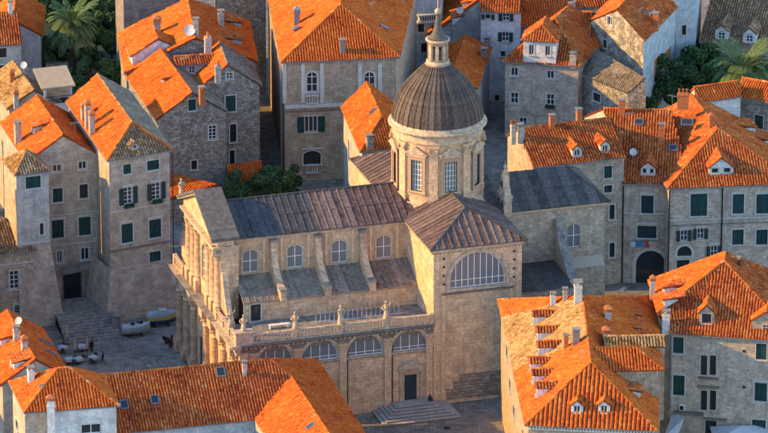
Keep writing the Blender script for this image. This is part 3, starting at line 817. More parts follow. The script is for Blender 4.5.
TE, TW_, TH = 11.5, 34.0, 20.8            # transept width, depth, eave height
NY0, NY1, NC = 11.0, 22.4, 16.7            # nave walls and axis
RW = 23.7                                  # ridge height
def wallm(specs, name, mat, parent=None):
    """specs: (p0, p1, zb, top, holes)"""
    mb = MB()
    for p0, p1, zb, top, holes in specs:
        L = (Vector(p1) - Vector(p0)).length
        wall_face(mb, p0, p1, zb, top if isinstance(top, list) else [(L, top), (0, top)], holes, .35)
    return cp(name, mb, mat, parent)
def hole(uc, zb, w, h, rise=0): return [(uc + x, zb + z) for x, z in arc_poly(w, h, rise, 14)]
def cornice(p0, p1, z, prof, name='cornice', mat=None, parent=None):
    """moulding of (projection, height) steps along a wall run, outward to its right"""
    p0 = Vector((*p0, 0)); p1 = Vector((*p1, 0)); u = p1 - p0; n = Vector((u.y, -u.x, 0)).normalized(); mb = MB(); zz = z
    ud = u.normalized()
    for pr, hh in prof:
        mb.obox(p0 - ud * 0 - n * .06 + Vector((0, 0, zz)), u, n * (pr + .06), (0, 0, hh - .003)); zz += hh
    return cp(name, mb, mat or M_TRIM, parent)

# --- transept (south front faces the viewer)
thw, thh = 7.2, 4.5
wallm([((0, 0), (TE, 0), -.6, TH, [hole(TE / 2, 15.3, thw, thh, thw / 2 * .98)]),
       ((TE, 0), (TE, TW_), -.6, TH, []), ((TE, TW_), (0, TW_), -.6, TH, []), ((0, TW_), (0, 0), -.6, TH, [])], 'transept_wall', M_CATH)
window(cath, (TE / 2, 0, 15.3), 0, thw, thh, 'pane', rise=thw / 2 * .98, mull=(8, 1), tw=.34, glass=M_GLASSP, name='thermal_window', hood=False)
for x0, x1 in ((.0, .75), (TE - .75, TE)):
    mb = MB(); mb.box(x0, x1, -.10, -.002, 0, TH - .6); cp('corner_pilaster', mb, M_CATH)
for x0, x1 in ((1.05, 1.55), (TE - 1.55, TE - 1.05)):
    mb = MB(); mb.box(x0, x1, -.06, -.002, 0, 14.6); cp('pilaster_strip', mb, M_CATH)
cornice((-.1, 0), (TE + .1, 0), TH - .55, [(.16, .18), (.30, .16), (.48, .18)], 'eaves_cornice')
cornice((0, TW_), (0, -.1), TH - .552, [(.16, .18), (.30, .16), (.48, .18)], 'eaves_cornice')
cornice((TE, -.1), (TE, TW_), TH - .553, [(.16, .18), (.30, .16), (.48, .18)], 'eaves_cornice')
cornice((1.1, 0), (TE - 1.1, 0), 14.55, [(.10, .12), (.24, .13)], 'string_course', M_TRIMD)
for x0, x1, z0, z1 in ((1.7, TE - .8, .4, 1.9), (2.6, TE - .8, 1.92, 2.9), (3.4, TE - .8, 2.92, 3.7)):
    mb = MB(); mb.box(x0, x1, -.035, -.002, z0, z1); cp('exposed_rubble', mb, M_FOOT)
def modillions(p0, p1, z, step, w, d, hgt, mat=None):
    p0 = Vector((*p0, z)); p1 = Vector((*p1, z)); u = p1 - p0; L = u.length; u.normalize(); nn = Vector((u.y, -u.x, 0)); mb = MB(); k = int(L / step)
    for i in range(k): mb.obox(p0 + u * (i + .5) * L / k, u * w, nn * d, (0, 0, hgt))
    cp('modillions', mb, mat or M_TRIM)['kind'] = 'stuff'
modillions((0, 0), (TE, 0), TH - .72, .55, .24, .22, .17)
modillions((0, 33), (0, 0), TH - .72, .55, .24, .22, .17)
rr_ = random.Random(5)
for z in (19.3, 18.2, 17.0, 15.9):
    for x in (1.35, TE - 1.0):
        mb = MB(); mb.box(x - .11, x + .11, -.1, .02, z, z + .22); cp('putlog_hole', mb, M_DARK)
e = .55; h0 = TH + .04
ra, rb = Vector((TE / 2, 5.2, RW)), Vector((TE / 2, TW_ - 5.2, RW))
a, b, c_, d = Vector((-e, -e, h0)), Vector((TE + e, -e, h0)), Vector((TE + e, TW_ + e, h0)), Vector((-e, TW_ + e, h0))
lead([a, b, ra], .98, M_LEADB, roll=.13, seed=1, seam=6)
lead([d, a, ra, rb], .95, M_LEADB, roll=.11, seed=2, seam=6)
lead([b, c_, rb, ra], .95, M_LEADB, roll=.11, seed=3, seam=6)
for p0, p1 in ((a, ra), (b, ra)):
    mb = MB(); mb.tube([p0 + Vector((0, 0, .1)), p1 + Vector((0, 0, .12))], .15, 8); cp('hip_roll', mb, M_LEADG)
mb = MB(); mb.tube([ra + Vector((0, 0, .08)), rb + Vector((0, 0, .08))], .14, 8); cp('ridge_roll', mb, M_LEADG)

def archivolt(x, z, w, h, rise, t, pr, mat=None):
    mb = MB(); ring(mb, arc_poly(w, h, rise, 18), t, -pr, -.06); cp('archivolt', mb, mat or M_TRIM).location = (x, 0, z)
archivolt(TE / 2, 15.3, thw + .2, thh + .1, thw / 2, .42, .16)
# --- nave
NX = -22.6
bays = [-3.05, -8.85, -14.65, -20.45]
hs = [hole(bx - NX, 16.0, 2.05, 3.0, .45) for bx in bays]
wallm([((NX, NY0), (0, NY0), 9, TH, hs), ((0, NY1), (NX, NY1), 9, TH, [])], 'nave_wall', mat_stone('nave_plastered_stone', (.56, .37, .235), (.50, .33, .21), (.46, .30, .19), 1.3, .6, .008, .55, (.18, .125, .09), .3))
for i, bx in enumerate(bays):
    window(cath, (bx, NY0, 16.0), 0, 2.05, 3.0, 'pane', rise=.45, mull=(1, 1), tw=.2, glass=M_GLASSP, name='clerestory_window', sill=False)
    for s_ in (-1, 1):
        mb = MB(); mb.box(bx + s_ * 1.75 - .16, bx + s_ * 1.75 + .16, NY0 - .07, NY0 - .002, 15.7, TH - .5); cp('pilaster_strip', mb, M_CATH)
cornice((NX, NY0), (0, NY0), TH - .5, [(.12, .16), (.24, .14), (.40, .2)], 'eaves_cornice')
na, nb = Vector((NX - .2, NY0 - .5, h0 - .03)), Vector((0 + .3, NY0 - .5, h0 - .03)); nr0, nr1 = Vector((NX - .2, NC, RW - .05)), Vector((TE / 2, NC, RW - .05))
nm = lambda f: M_LEADN if f < .40 else M_LEADB
lead([na, nb, nr1, nr0], .95, nm, roll=.10, seed=4, seam=3.0)
lead([Vector((.3, NY1 + .5, h0 - .03)), Vector((NX - .2, NY1 + .5, h0 - .03)), nr0, nr1], .95, M_LEADB, roll=.10, seed=5)
mb = MB(); mb.tube([nr0 + Vector((0, 0, .1)), Vector((0.5, NC, RW + .05))], .13, 8); cp('ridge_roll', mb, M_LEADG)

# --- aisle: lower side wall with four lunettes, terrace and lean-to
AW, AX = 11.0, -25.0
lun = [hole(bx - AX, 7.75, 4.6, 2.65, 2.2) for bx in bays]
door_u = -2.95
wallm([((AX, 0), (0, 0), -.6, AW, lun + [hole(door_u - AX, 1.08, 1.6, 3.4)])], 'aisle_wall', M_CATH)
for bx in bays: window(cath, (bx, 0, 7.75), 0, 4.6, 2.65, 'pane', rise=2.2, mull=(3, 1), tw=.3, glass=M_GLASSP, name='lunette_window')
for bx in bays: archivolt(bx, 7.75, 4.8, 2.75, 2.3, .34, .20)
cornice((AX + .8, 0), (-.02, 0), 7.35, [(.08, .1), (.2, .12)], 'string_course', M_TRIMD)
pil = [0.0] + [(bays[i] + bays[i + 1]) / 2 for i in range(3)] + [-23.2]
for k, px_ in enumerate(pil):
    mb = MB(); x = px_ - (.55 if k == 0 else 0)
    mb.box(x - .42, x + .42, -.22, -.003, 0, 8.6).box(x - .5, x + .5, -.3, -.003, 0, .8)
    mb.box(x - .5, x + .5, -.3, -.003, 8.6, 8.8).box(x - .46, x + .46, -.27, -.003, 8.8, 9.5).box(x - .62, x + .62, -.38, -.003, 9.5, 9.75)
    for s_ in (-1, 1): mb.tube([(x + s_ * .5, -.36, 9.3), (x + s_ * .5, -.1, 9.3)], .2, 10)
    cp('pilaster', mb, M_CATH)
    if k:
        mb = MB(); mb.tube([(x + .62, -.12, .2), (x + .62, -.12, 9.2)], .06, 6); cp('downpipe', mb, M_IRON)
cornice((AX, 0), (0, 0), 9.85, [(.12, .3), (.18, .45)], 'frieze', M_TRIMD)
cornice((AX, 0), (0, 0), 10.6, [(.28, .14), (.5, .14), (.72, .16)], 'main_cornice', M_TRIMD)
modillions((AX + .3, 0), (-.5, 0), 10.42, .6, .26, .42, .178, M_TRIM)
# terrace floor and rear wall
mb = MB(); mb.box(AX + .2, 0, .2, 6.8, 10.7, 11.04); cp('terrace_floor', mb, M_WEATH)
wallm([((-22.6, 6.8), (0, 6.8), 10.8, 13.7, [hole(1.6, 11.15, 1.3, 2.2)])], 'terrace_wall', M_CATH)
window(cath, (-22.6 + 1.6, 6.8, 11.15), 0, 1.3, 2.2, 'dark', mull=(0, 0), trim=M_TRIMP, name='terrace_doorway')
cornice((-22.6, 6.8), (0, 6.8), 13.55, [(.12, .1), (.3, .12)], 'eaves_cornice')
lead([Vector((-22.6, 6.5, 13.72)), Vector((0, 6.5, 13.72)), Vector((0, 11, 15.75)), Vector((-22.6, 11, 15.75))], .82, M_LEADT, roll=.08, seed=6, seam=3)
# balustrade
bal = MB(); bal.lathe([(.07, 0), (.11, .03), (.11, .1), (.07, .14), (.14, .32), (.15, .42), (.08, .62), (.07, .74), (.11, .78), (.11, .84)], (0, 0, 0), 8); bal_me = bal.mesh('baluster')
def balustrade(p0, p1, z, n_bays, parent=None, hgt=1.35, per=None, mat=M_CATH, skip=()):
    p0 = Vector((*p0, 0)); p1 = Vector((*p1, 0)); u = (p1 - p0); L = u.length; ud = u.normalized(); nn = Vector((ud.y, -ud.x, 0)); rz = math.atan2(ud.y, ud.x)
    mb = MB(); mb.obox(p0 - nn * .19 + Vector((0, 0, z)), u, nn * .38, (0, 0, .22)); base = cp('balustrade', mb, M_TRIM)
    mb = MB(); mb.obox(p0 - nn * .2 + Vector((0, 0, z + hgt - .28)), u, nn * .40, (0, 0, .2)); link('hand_rail', mb.mesh('hand_rail'), M_TRIM, base)
    for i in range(n_bays + 1):
        c = p0 + u * (i / n_bays); mb = MB(); mb.obox(c - ud * .32 - nn * .26 + Vector((0, 0, z)), ud * .64, nn * .52, (0, 0, hgt)); link('pedestal', mb.mesh('pedestal'), M_TRIM, base)
        if i < n_bays and i not in skip:
            bl = L / n_bays - .7; k = per or int(bl / .42)
            for j in range(k):
                q = c + ud * (.35 + bl * (j + .5) / k); o = link('baluster', bal_me, M_TRIM, base, (q.x, q.y, z + .22)); o.scale = (1.1, 1.1, (hgt - .5) / .84)
    return base
balustrade((-23.8, -.15), (-.35, -.15), 11.04, 4, per=12)

# flying buttresses between the bays: curved stone spurs over the lean-to
for bx in ((bays[0] + bays[1]) / 2, (bays[1] + bays[2]) / 2, (bays[2] + bays[3]) / 2):
    prof = [(10.98, 13.6), (10.98, 20.0), (10.45, 20.0), (10.35, 19.0)]
    for i in range(9):
        t = i / 8; prof.append((10.2 - 3.6 * t ** 1.3, 18.4 - 3.4 * t ** .62))
    prof += [(6.1, 14.9), (6.05, 13.6)]
    mb = MB(); mb.prism([(bx - .38, y, z) for y, z in prof], (.76, 0, 0)); bt = cp('buttress', mb, M_CATHO)
    mb = MB(); mb.box(bx - .5, bx + .5, 10.2, 11.0 - .003, 20.0, 20.25); link('capping', mb.mesh('capping'), M_WEATH, bt); mb = MB(); mb.box(bx - .46, bx + .46, 5.95, 7.0, 14.95, 15.2); link('foot_block', mb.mesh('foot_block'), M_WEATH, bt)

# --- north aisle kept plain; it lies behind the nave
mb = MB(); mb.box(AX + .5, -.01, NY1, 29.0, -.5, 13.5); cp('north_aisle', mb, M_CATH)
lead([Vector((-.02, 29.4, 13.6)), Vector((NX, 29.4, 13.6)), Vector((NX, NY1, 15.7)), Vector((-.02, NY1, 15.7))], 1.2, M_LEADT, roll=.05, seed=8)

# --- east arm and apse
EX = 26.2
wallm([((TE, NY0), (EX, NY0), -.5, 20.4, [hole(10.6, 14.6, 1.9, 3.2, .5), hole(1.7, 17.3, 1.0, 1.4)]), ((EX, NY0), (EX, NY1), -.5, 20.4, []), ((EX, NY1), (TE, NY1), -.5, 20.4, [])], 'choir_wall', M_BEIGE)
window(cath, (TE + 10.6, NY0, 14.6), 0, 1.9, 3.2, 'pane', rise=.5, mull=(1, 1), glass=M_GLASSP, name='choir_window')
window(cath, (TE + 1.7, NY0, 17.3), 0, 1.0, 1.4, 'dark', mull=(0, 0), name='choir_window', trim=M_TRIMD)
cornice((TE, NY0), (EX + .1, NY0), 19.95, [(.14, .15), (.3, .15), (.45, .16)], 'eaves_cornice'); cornice((EX, NY0 - .1), (EX, NY1), 19.952, [(.14, .15), (.3, .15), (.45, .16)], 'eaves_cornice')
ea, eb, ec, ed = Vector((TE - .5, NY0 - .5, 20.45)), Vector((EX + .6, NY0 - .5, 20.45)), Vector((EX + .6, NY1 + .5, 20.45)), Vector((TE - .5, NY1 + .5, 20.45)); er0, er1 = Vector((TE / 2, NC, 23.5)), Vector((EX - 3.2, NC, 23.5))
lead([ea, eb, er1, er0], 1.35, M_LEADG, roll=.06, seed=9, seam=1.7)
lead([eb, ec, er1], 1.35, M_LEADG, roll=.06, seed=10, seam=1.7)
lead([ec, ed, er0, er1], 1.35, M_LEADG, roll=.06, seed=11, seam=1.7)
for q in (eb, ec):
    mb = MB(); mb.tube([q + Vector((0, 0, .1)), er1 + Vector((0, 0, .1))], .12, 8); cp('hip_roll', mb, M_LEADG)
# east chapel with flat lead terrace, and the raking buttress against the choir
wallm([((TE, 3), (19.2, 3), -.5, 12.6, []), ((19.2, 3), (19.2, NY0), -.5, 12.6, [])], 'chapel_wall', M_BEIGE)
lead([Vector((TE, 2.9, 12.6)), Vector((19.3, 2.9, 12.6)), Vector((19.3, NY0, 13.2)), Vector((TE, NY0, 13.2))], 1.6, M_LEADG, roll=.04, seed=12, seam=2.5)
for k, (x0, y1, zt) in enumerate(((19.6, NY0, 18.8),)):
    prof = [(NY0 - .01, -.5), (NY0 - .01, zt), (NY0 - .6, zt)]
    for i in range(9):
        t = i / 8; prof.append((NY0 - .7 - 5.2 * t ** 1.25, zt - .3 - 5.8 * t ** .7))
    prof += [(NY0 - 6.6, 11.4), (NY0 - 6.6, -.5)]
    mb = MB(); mb.prism([(x0, y, z) for y, z in prof], (.9, 0, 0)); bt = cp('buttress', mb, M_BEIGE)
    # lead weathering along the raking back
    mb = MB(); pts = prof[2:12]
    for i in range(len(pts) - 1):
        (ya, za), (yb, zb) = pts[i], pts[i + 1]; mb.face([(x0 - .12, ya, za + .08), (x0 - .12, yb, zb + .08), (x0 + 1.02, yb, zb + .08), (x0 + 1.02, ya, za + .08)]); mb.face([(x0 - .12, ya, za + .08), (x0 - .12, ya, za - .06), (x0 - .12, yb, zb - .06), (x0 - .12, yb, zb + .08)])
    link('weathering_course', mb.mesh('weathering_course'), M_WEATH, bt)
mb = MB(); mb.box(20.5, EX - .4, NY0 - 1.6, NY0 - .003, -.5, 12.4); mb.prism([(20.5, NY0 - 1.6, 12.4), (20.5, NY0 - .01, 12.4), (20.5, NY0 - .01, 13.3)], (EX - 20.9, 0, 0)); cp('choir_plinth', mb, M_BEIGE)
mb = MB(); mb.box(TE + .3, TE + .46, NY0 - .35, NY0 - .2, 3, 20); cp('downpipe', mb, M_IRON)

# --- bell cote at the foot of the choir roof
bx, by = 12.6, NY0 - .25
bc = MB(); bc.box(bx, bx + 1.0, by - .35, by + 2.1, 19.9, 22.4); bc.box(bx - .12, bx + 1.12, by - .47, by + 2.22, 22.4, 22.65)
bco = cp('bell_cote', bc, M_TRIM)
mb = MB()
mb.prism([(bx + .1, by - .3, 22.65), (bx + .1, by + 2.05, 22.65), (bx + .1, by + 1.8, 23.5), (bx + .1, by + 1.45, 23.7), (bx + .1, by + 1.35, 25.0), (bx + .1, by + .88, 25.5), (bx + .1, by + .4, 25.0), (bx + .1, by + .3, 23.7), (bx + .1, by - .05, 23.5)], (.8, 0, 0))
mb.lathe([(.34, 25.45), (.4, 25.6), (.2, 25.75), (.16, 26.0), (.24, 26.1), (.2, 26.3), (.05, 26.55), (.04, 27.0)], (bx + .5, by + .88, 0), 8)
for yy in (by - .1, by + 1.9): mb.lathe([(.2, 22.65), (.22, 22.8), (.1, 22.95), (.16, 23.1), (.05, 23.4)], (bx + .5, yy, 0), 8)
link('bell_gable', mb.mesh('bell_gable'), M_TRIM, bco)
mb = MB()
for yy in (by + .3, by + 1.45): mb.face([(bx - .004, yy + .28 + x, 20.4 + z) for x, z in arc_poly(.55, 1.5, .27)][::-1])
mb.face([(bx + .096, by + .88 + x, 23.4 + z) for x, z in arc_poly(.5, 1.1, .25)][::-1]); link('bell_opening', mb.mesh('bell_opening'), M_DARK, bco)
mb = MB(); mb.lathe([(.02, 24.3), (.1, 24.25), (.14, 23.95), (.22, 23.75)], (bx + .05, by + .88, 0), 10); link('bell', mb.mesh('bell'), M_IRON, bco)

# --- west facade (faces left)
FX = AX                                     # -25 lower wall plane
wallm([((FX, 29.0), (FX, 0), -.5, AW, [hole(29 - 17.6, .9, 2.0, 4.4), hole(29 - 4.3, 2.0, 1.5, 3.2, .75), hole(29 - 8.6, 2.0, 1.4, 3.0, .7), hole(29 - 25.6, 2.0, 1.4, 3.0, .7)]), ((FX + .3, NY0), (FX, 29.0), 0, 1, [])], 'facade_wall', M_CATH)
window(cath, (FX, 17.6, .9), R(-90), 2.0, 4.4, 'shut', name='west_door', tw=.35, hood=True)
for yy in (4.3, 8.6, 25.6):
    mb = MB(); mb.face([(FX + .34, yy + x, 2.0 + z) for x, z in arc_poly(1.5, 3.2, .7)]); cp('niche_back', mb, M_TRIMD)
colm = MB(); colm.box(-.85, .85, -.85, .85, -.5, 1.3).box(-.75, .75, -.75, .75, 1.3, 1.5)
colm.lathe([(.72, 1.5), (.74, 1.62), (.62, 1.75), (.60, 2.2), (.59, 5), (.52, 8.1), (.56, 8.16), (.52, 8.2), (.54, 8.5), (.62, 8.9), (.78, 9.25)], (0, 0, 0), 14)
colm.box(-.8, .8, -.8, .8, 9.25, 9.42)
for an in range(8): colm.ball((.66 * math.cos(an * .785), .66 * math.sin(an * .785), 8.75 + .15 * (an % 2)), .17, 6, 4)
col_me = colm.mesh('column')
COLY = [1.6, 6.4, 10.6, 14.7, 20.5, 24.0, 27.4]
for yy in COLY: link('column', col_me, M_CATHO, cath, (FX - .18, yy, 0))
mb = MB()
for yy in COLY: mb.box(FX - 1.05, FX - .05, yy - .85, yy + .85, 9.43, 10.6)
en = cp('entablature', mb, M_TRIM); en['kind'] = 'stuff'
cornice((FX, 29.0), (FX, -.3), 9.6, [(.5, .5), (.7, .5)], 'entablature')
mb = MB()
for yy in COLY: mb.box(FX - 1.75, FX - .05, yy - 1.1, yy + 1.1, 10.63, 10.9)
cornice((FX, 29.2), (FX, -.75), 10.6, [(.85, .16), (1.1, .16), (1.3, .14)], 'main_cornice', M_TRIM)
mb = MB(); mb.box(FX - 1.45, FX - .05, 8.4, 25.2, 11.065, 11.10); cp('cornice_ledge', mb, M_WEATH)
balustrade((FX - .35, 8.9), (FX - .35, .1), 11.07, 3, per=4)
balustrade((FX - .35, 29.0), (FX - .35, 24.8), 11.07, 1, per=6)
mb = MB(); mb.box(FX - .6, FX + 1.6, -.55, .5, 11.04, 12.6).box(FX - .75, FX + 1.75, -.7, .65, 12.6, 12.8); cp('corner_pier', mb, M_TRIM)
modillions((FX, 28.8), (FX, 0), 10.35, .6, .28, .95, .24)
# upper storey
UY0, UY1, UH = 9.2, 24.2, 20.6
wallm([((FX + .2, UY1), (FX + .2, UY0), 10.8, UH, [hole((UY1 - UY0) / 2, 13.5, 2.6, 4.6, 1.3)]), ((FX + .2, UY0), (NX + .1, UY0), 10.8, UH, []), ((NX + .1, UY1), (FX + .2, UY1), 10.8, UH, [])], 'upper_facade_wall', M_CATH)
window(cath, (FX + .2, NC, 13.5), R(-90), 2.6, 4.6, 'pane', rise=1.3, mull=(2, 3), tw=.3, name='west_window', glass=M_GLASSP)
ucol = MB(); ucol.box(-.62, .62, -.62, .62, 11.05, 12.6)
ucol.lathe([(.68, 12.6), (.7, 12.7), (.6, 12.82), (.58, 15), (.52, 18.3), (.56, 18.36), (.53, 18.4), (.58, 18.7), (.74, 19.2)], (0, 0, 0), 14); ucol.box(-.62, .62, -.62, .62, 19.2, 19.36)
ucm = ucol.mesh('column')
for yy in (UY0 + .7, UY0 + 2.9, NC - 2.6, NC + 2.6, UY1 - 2.9, UY1 - .7): link('column', ucm, M_CATHO, cath, (FX + .12, yy, 0))
cornice((FX + .2, UY1 + .2), (FX + .2, UY0 - .3), 19.4, [(.55, .45), (.65, .5), (.9, .2), (1.15, .22)], 'entablature')
cornice((FX - .9, UY0), (NX + .1, UY0), 19.4, [(.22, .45), (.3, .5), (.5, .2), (.7, .22)], 'entablature')
# pediment
py0, py1, pz0, pz1 = UY0 - .9, UY1 + .9, 21.55, 25.2
mb = MB(); mb.prism([(FX - .35, py0 + .5, 20.78), (FX - .35, py1 - .5, 20.78), (FX - .35, py1 - .5, 21.6), (FX - .35, NC, pz1 - .3), (FX - .35, py0 + .5, 21.6)], (2.2, 0, 0)); ped = cp('pediment', mb, M_CATHO)
for s_, y0 in ((1, py0), (-1, py1)):
    mb = MB(); mb.prism([(FX - 1.15, y0, pz0), (FX - 1.15, NC, pz1), (FX - 1.15, NC, pz1 + .42), (FX - 1.15, y0, pz0 + .42)], (3.6, 0, 0))
    link('pediment_roof', mb.mesh('pediment_roof'), M_SLAB, ped)
    mb = MB(); mb.prism([(FX - .95, y0 + .25, pz0 - .28), (FX - .95, NC, pz1 - .28), (FX - .95, NC, pz1 - .005), (FX - .95, y0 + .25, pz0 - .005)], (.9, 0, 0)); link('raking_cornice', mb.mesh('raking_cornice'), M_TRIM, ped)
# side scrolls joining upper storey to the aisles
for y0, s_ in ((UY0, -1), (UY1, 1)):
    pr = [(y0 - s_ * .02, 11.1), (y0 - s_ * .02, 17.2)]
    for i in range(9):
        t = i / 8; pr.append((y0 + s_ * (.5 + 3.4 * t), 17.2 - 5.4 * math.sin(t * math.pi / 2)))
    pr.append((y0 + s_ * 3.9, 11.1))
    mb = MB(); mb.prism([(FX + .25, a_, b_) for a_, b_ in pr], (.7, 0, 0)); cp('scroll_buttress', mb, M_CATHO)

# --- drum and dome
DC = (TE / 2, NC)
dr = 5.55; nseg = 64
winc = [R(-90) + i * R(45) for i in range(8)]
hwa = .80 / dr
zs = [21.2, 23.8, 27.9, 31.0]
angs = sorted({round((2 * math.pi * i / nseg) % (2 * math.pi), 5) for i in range(nseg)} | {round((c + s_ * hwa) % (2 * math.pi), 5) for c in winc for s_ in (-1, 1)})
mb = MB(); m = len(angs)
def inwin(a): return any(abs((a - c + math.pi) % (2 * math.pi) - math.pi) < hwa - 1e-4 for c in winc)
for i in range(m):
    a0 = angs[i]; a1 = angs[(i + 1) % m] + (2 * math.pi if i == m - 1 else 0); am = (a0 + a1) / 2
    for j in range(3):
        if j == 1 and inwin(am % (2 * math.pi)): continue
        pt = lambda a_, z: (DC[0] + dr * math.cos(a_), DC[1] + dr * math.sin(a_), z)
        mb.face([pt(a0, zs[j]), pt(a1, zs[j]), pt(a1, zs[j + 1]), pt(a0, zs[j + 1])], [(a0 * dr, zs[j]), (a1 * dr, zs[j]), (a1 * dr, zs[j + 1]), (a0 * dr, zs[j + 1])])
drum = cp('drum', mb, M_CATH)
for c in winc:
    rz = c + R(90); x = DC[0] + (dr + .10) * math.cos(c); y = DC[1] + (dr + .10) * math.sin(c)
    window(drum, (x, y, 23.8), rz, 1.58, 4.1, 'pane', mull=(3, 5), trim=M_CATH, tw=.42, glass=M_GLASSP, name='drum_window', deep=.45)
    mb = MB(); mb.prism([(-1.55, -.35, 28.75), (1.55, -.35, 28.75), (1.55, -.35, 28.9), (0, -.35, 29.75), (-1.55, -.35, 28.9)], (0, .5, 0)); mb.box(-1.35, 1.35, -.2, .1, 28.4, 28.75)
    link('window_pediment', mb.mesh('window_pediment'), M_TRIM, drum, (x, y, 0), rz)
    c2 = c + R(22.5); rz = c2 + R(90); x = DC[0] + dr * math.cos(c2); y = DC[1] + dr * math.sin(c2)
    mb = MB(); mb.box(-.55, .55, -.24, .1, 22.2, 28.9).box(-.68, .68, -.34, .1, 22.2, 23.2).box(-.66, .66, -.36, .1, 28.9, 29.1).box(-.6, .6, -.3, .1, 29.1, 29.7).box(-.74, .74, -.42, .1, 29.7, 30.0)
    for s_ in (-1, 1): mb.ball((s_ * .5, -.34, 29.35), .24, 8, 5)
    link('drum_pilaster', mb.mesh('drum_pilaster'), M_CATH, drum, (x, y, 0), rz)
mb = MB(); mb.lathe([(6.9, 20.6), (6.75, 21.4), (6.3, 21.7), (6.0, 21.95), (5.95, 22.25), (5.5, 22.3)], (*DC, 0), 64); link('drum_base', mb.mesh('drum_base'), M_CATHO, drum)
mb = MB(); mb.lathe([(5.5, 30.0), (5.72, 30.05), (5.72, 30.3), (5.62, 30.34), (5.62, 31.12), (5.85, 31.22), (6.12, 31.32), (6.24, 31.36), (6.24, 31.56), (5.95, 31.62), (5.78, 31.66), (5.78, 32.1), (5.3, 32.15)], (*DC, 0), 72); link('drum_cornice', mb.mesh('drum_cornice'), M_TRIM, drum)
NG = 40
prof = [(5.72, 32.08), (5.68, 32.5), (5.58, 33.1), (5.38, 33.8), (5.12, 34.5), (4.80, 35.2), (4.40, 35.9), (3.92, 36.55), (3.38, 37.15), (2.80, 37.75), (2.20, 38.35), (1.68, 38.9), (1.4, 39.2)]
mb = MB(); mb.lathe([(max(.1, r - .06), z - .02) for r, z in prof], (*DC, 0), 48); dome = cp('dome', mb, M_DOME)
gm = MB(); ha = math.pi / NG
for i in range(len(prof) - 1):
    (r0, z0), (r1, z1) = prof[i], prof[i + 1]
    k = .035
    gm.face([((r0 + k) * math.cos(-ha), (r0 + k) * math.sin(-ha), z0), ((r0 + k) * math.cos(ha), (r0 + k) * math.sin(ha), z0), ((r1 + .005) * math.cos(ha), (r1 + .005) * math.sin(ha), z1), ((r1 + .005) * math.cos(-ha), (r1 + .005) * math.sin(-ha), z1)])
    gm.face([(r0 * math.cos(-ha), r0 * math.sin(-ha), z0 - .02), (r0 * math.cos(ha), r0 * math.sin(ha), z0 - .02), ((r0 + k) * math.cos(ha), (r0 + k) * math.sin(ha), z0), ((r0 + k) * math.cos(-ha), (r0 + k) * math.sin(-ha), z0)])
gm.tube([((r + .05) * math.cos(-ha), (r + .05) * math.sin(-ha), z) for r, z in prof], [.075 * (.5 + .5 * r / 5.7) for r, z in prof], 6)
gme = gm.mesh('dome_panel')
for i in range(NG): link('dome_panel', gme, M_DOME, dome, (*DC, 0), 2 * math.pi * i / NG)
# lantern
mb = MB(); mb.lathe([(1.6, 38.85), (1.6, 39.1), (1.45, 39.2), (1.45, 39.5), (1.1, 39.55)], (*DC, 0), 24); mb.lathe([(.92, 39.4), (.92, 42.0)], (*DC, 0), 24)
lan = cp('lantern', mb, M_TRIM)
for i in range(8):
    a_ = R(-90) + i * R(45) ; q = a_ + R(22.5)
    mb = MB(); mb.box(-.2, .2, -.32, .1, 39.5, 41.7); link('lantern_pier', mb.mesh('lantern_pier'), M_TRIM, lan, (DC[0] + .97 * math.cos(q), DC[1] + .97 * math.sin(q), 0), q + R(90))
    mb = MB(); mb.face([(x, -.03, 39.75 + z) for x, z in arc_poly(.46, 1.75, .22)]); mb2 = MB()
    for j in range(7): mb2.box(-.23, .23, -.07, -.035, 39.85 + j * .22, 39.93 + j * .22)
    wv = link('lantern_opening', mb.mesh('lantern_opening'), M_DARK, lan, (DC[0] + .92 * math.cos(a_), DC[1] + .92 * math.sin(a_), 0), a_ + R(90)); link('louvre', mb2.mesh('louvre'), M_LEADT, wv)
mb = MB(); mb.lathe([(1.05, 41.7), (1.28, 41.75), (1.32, 42.0), (1.55, 42.15), (1.55, 42.33), (1.3, 42.38)], (*DC, 0), 28); link('lantern_cornice', mb.mesh('lantern_cornice'), M_TRIM, lan)
mb = MB(); mb.lathe([(1.4, 42.36), (1.05, 42.6), (.7, 43.1), (.5, 43.8), (.34, 44.7), (.22, 45.5)], (*DC, 0), 16, smooth=False); link('lantern_roof', mb.mesh('lantern_roof'), M_LEADG, lan)
mb = MB(); mb.ball((DC[0], DC[1], 45.9), .42, 14, 10); mb.tube([(DC[0], DC[1], 46.2), (DC[0], DC[1], 48.6)], .07, 8); mb.tube([(DC[0] - .6, DC[1], 47.9), (DC[0] + .6, DC[1], 47.9)], .06, 6); mb.tube([(DC[0] + .5, DC[1] + .2, 42.4), (DC[0] + .4, DC[1], 46.6)], .03, 5); link('finial_cross', mb.mesh('finial_cross'), M_TRIM, lan)

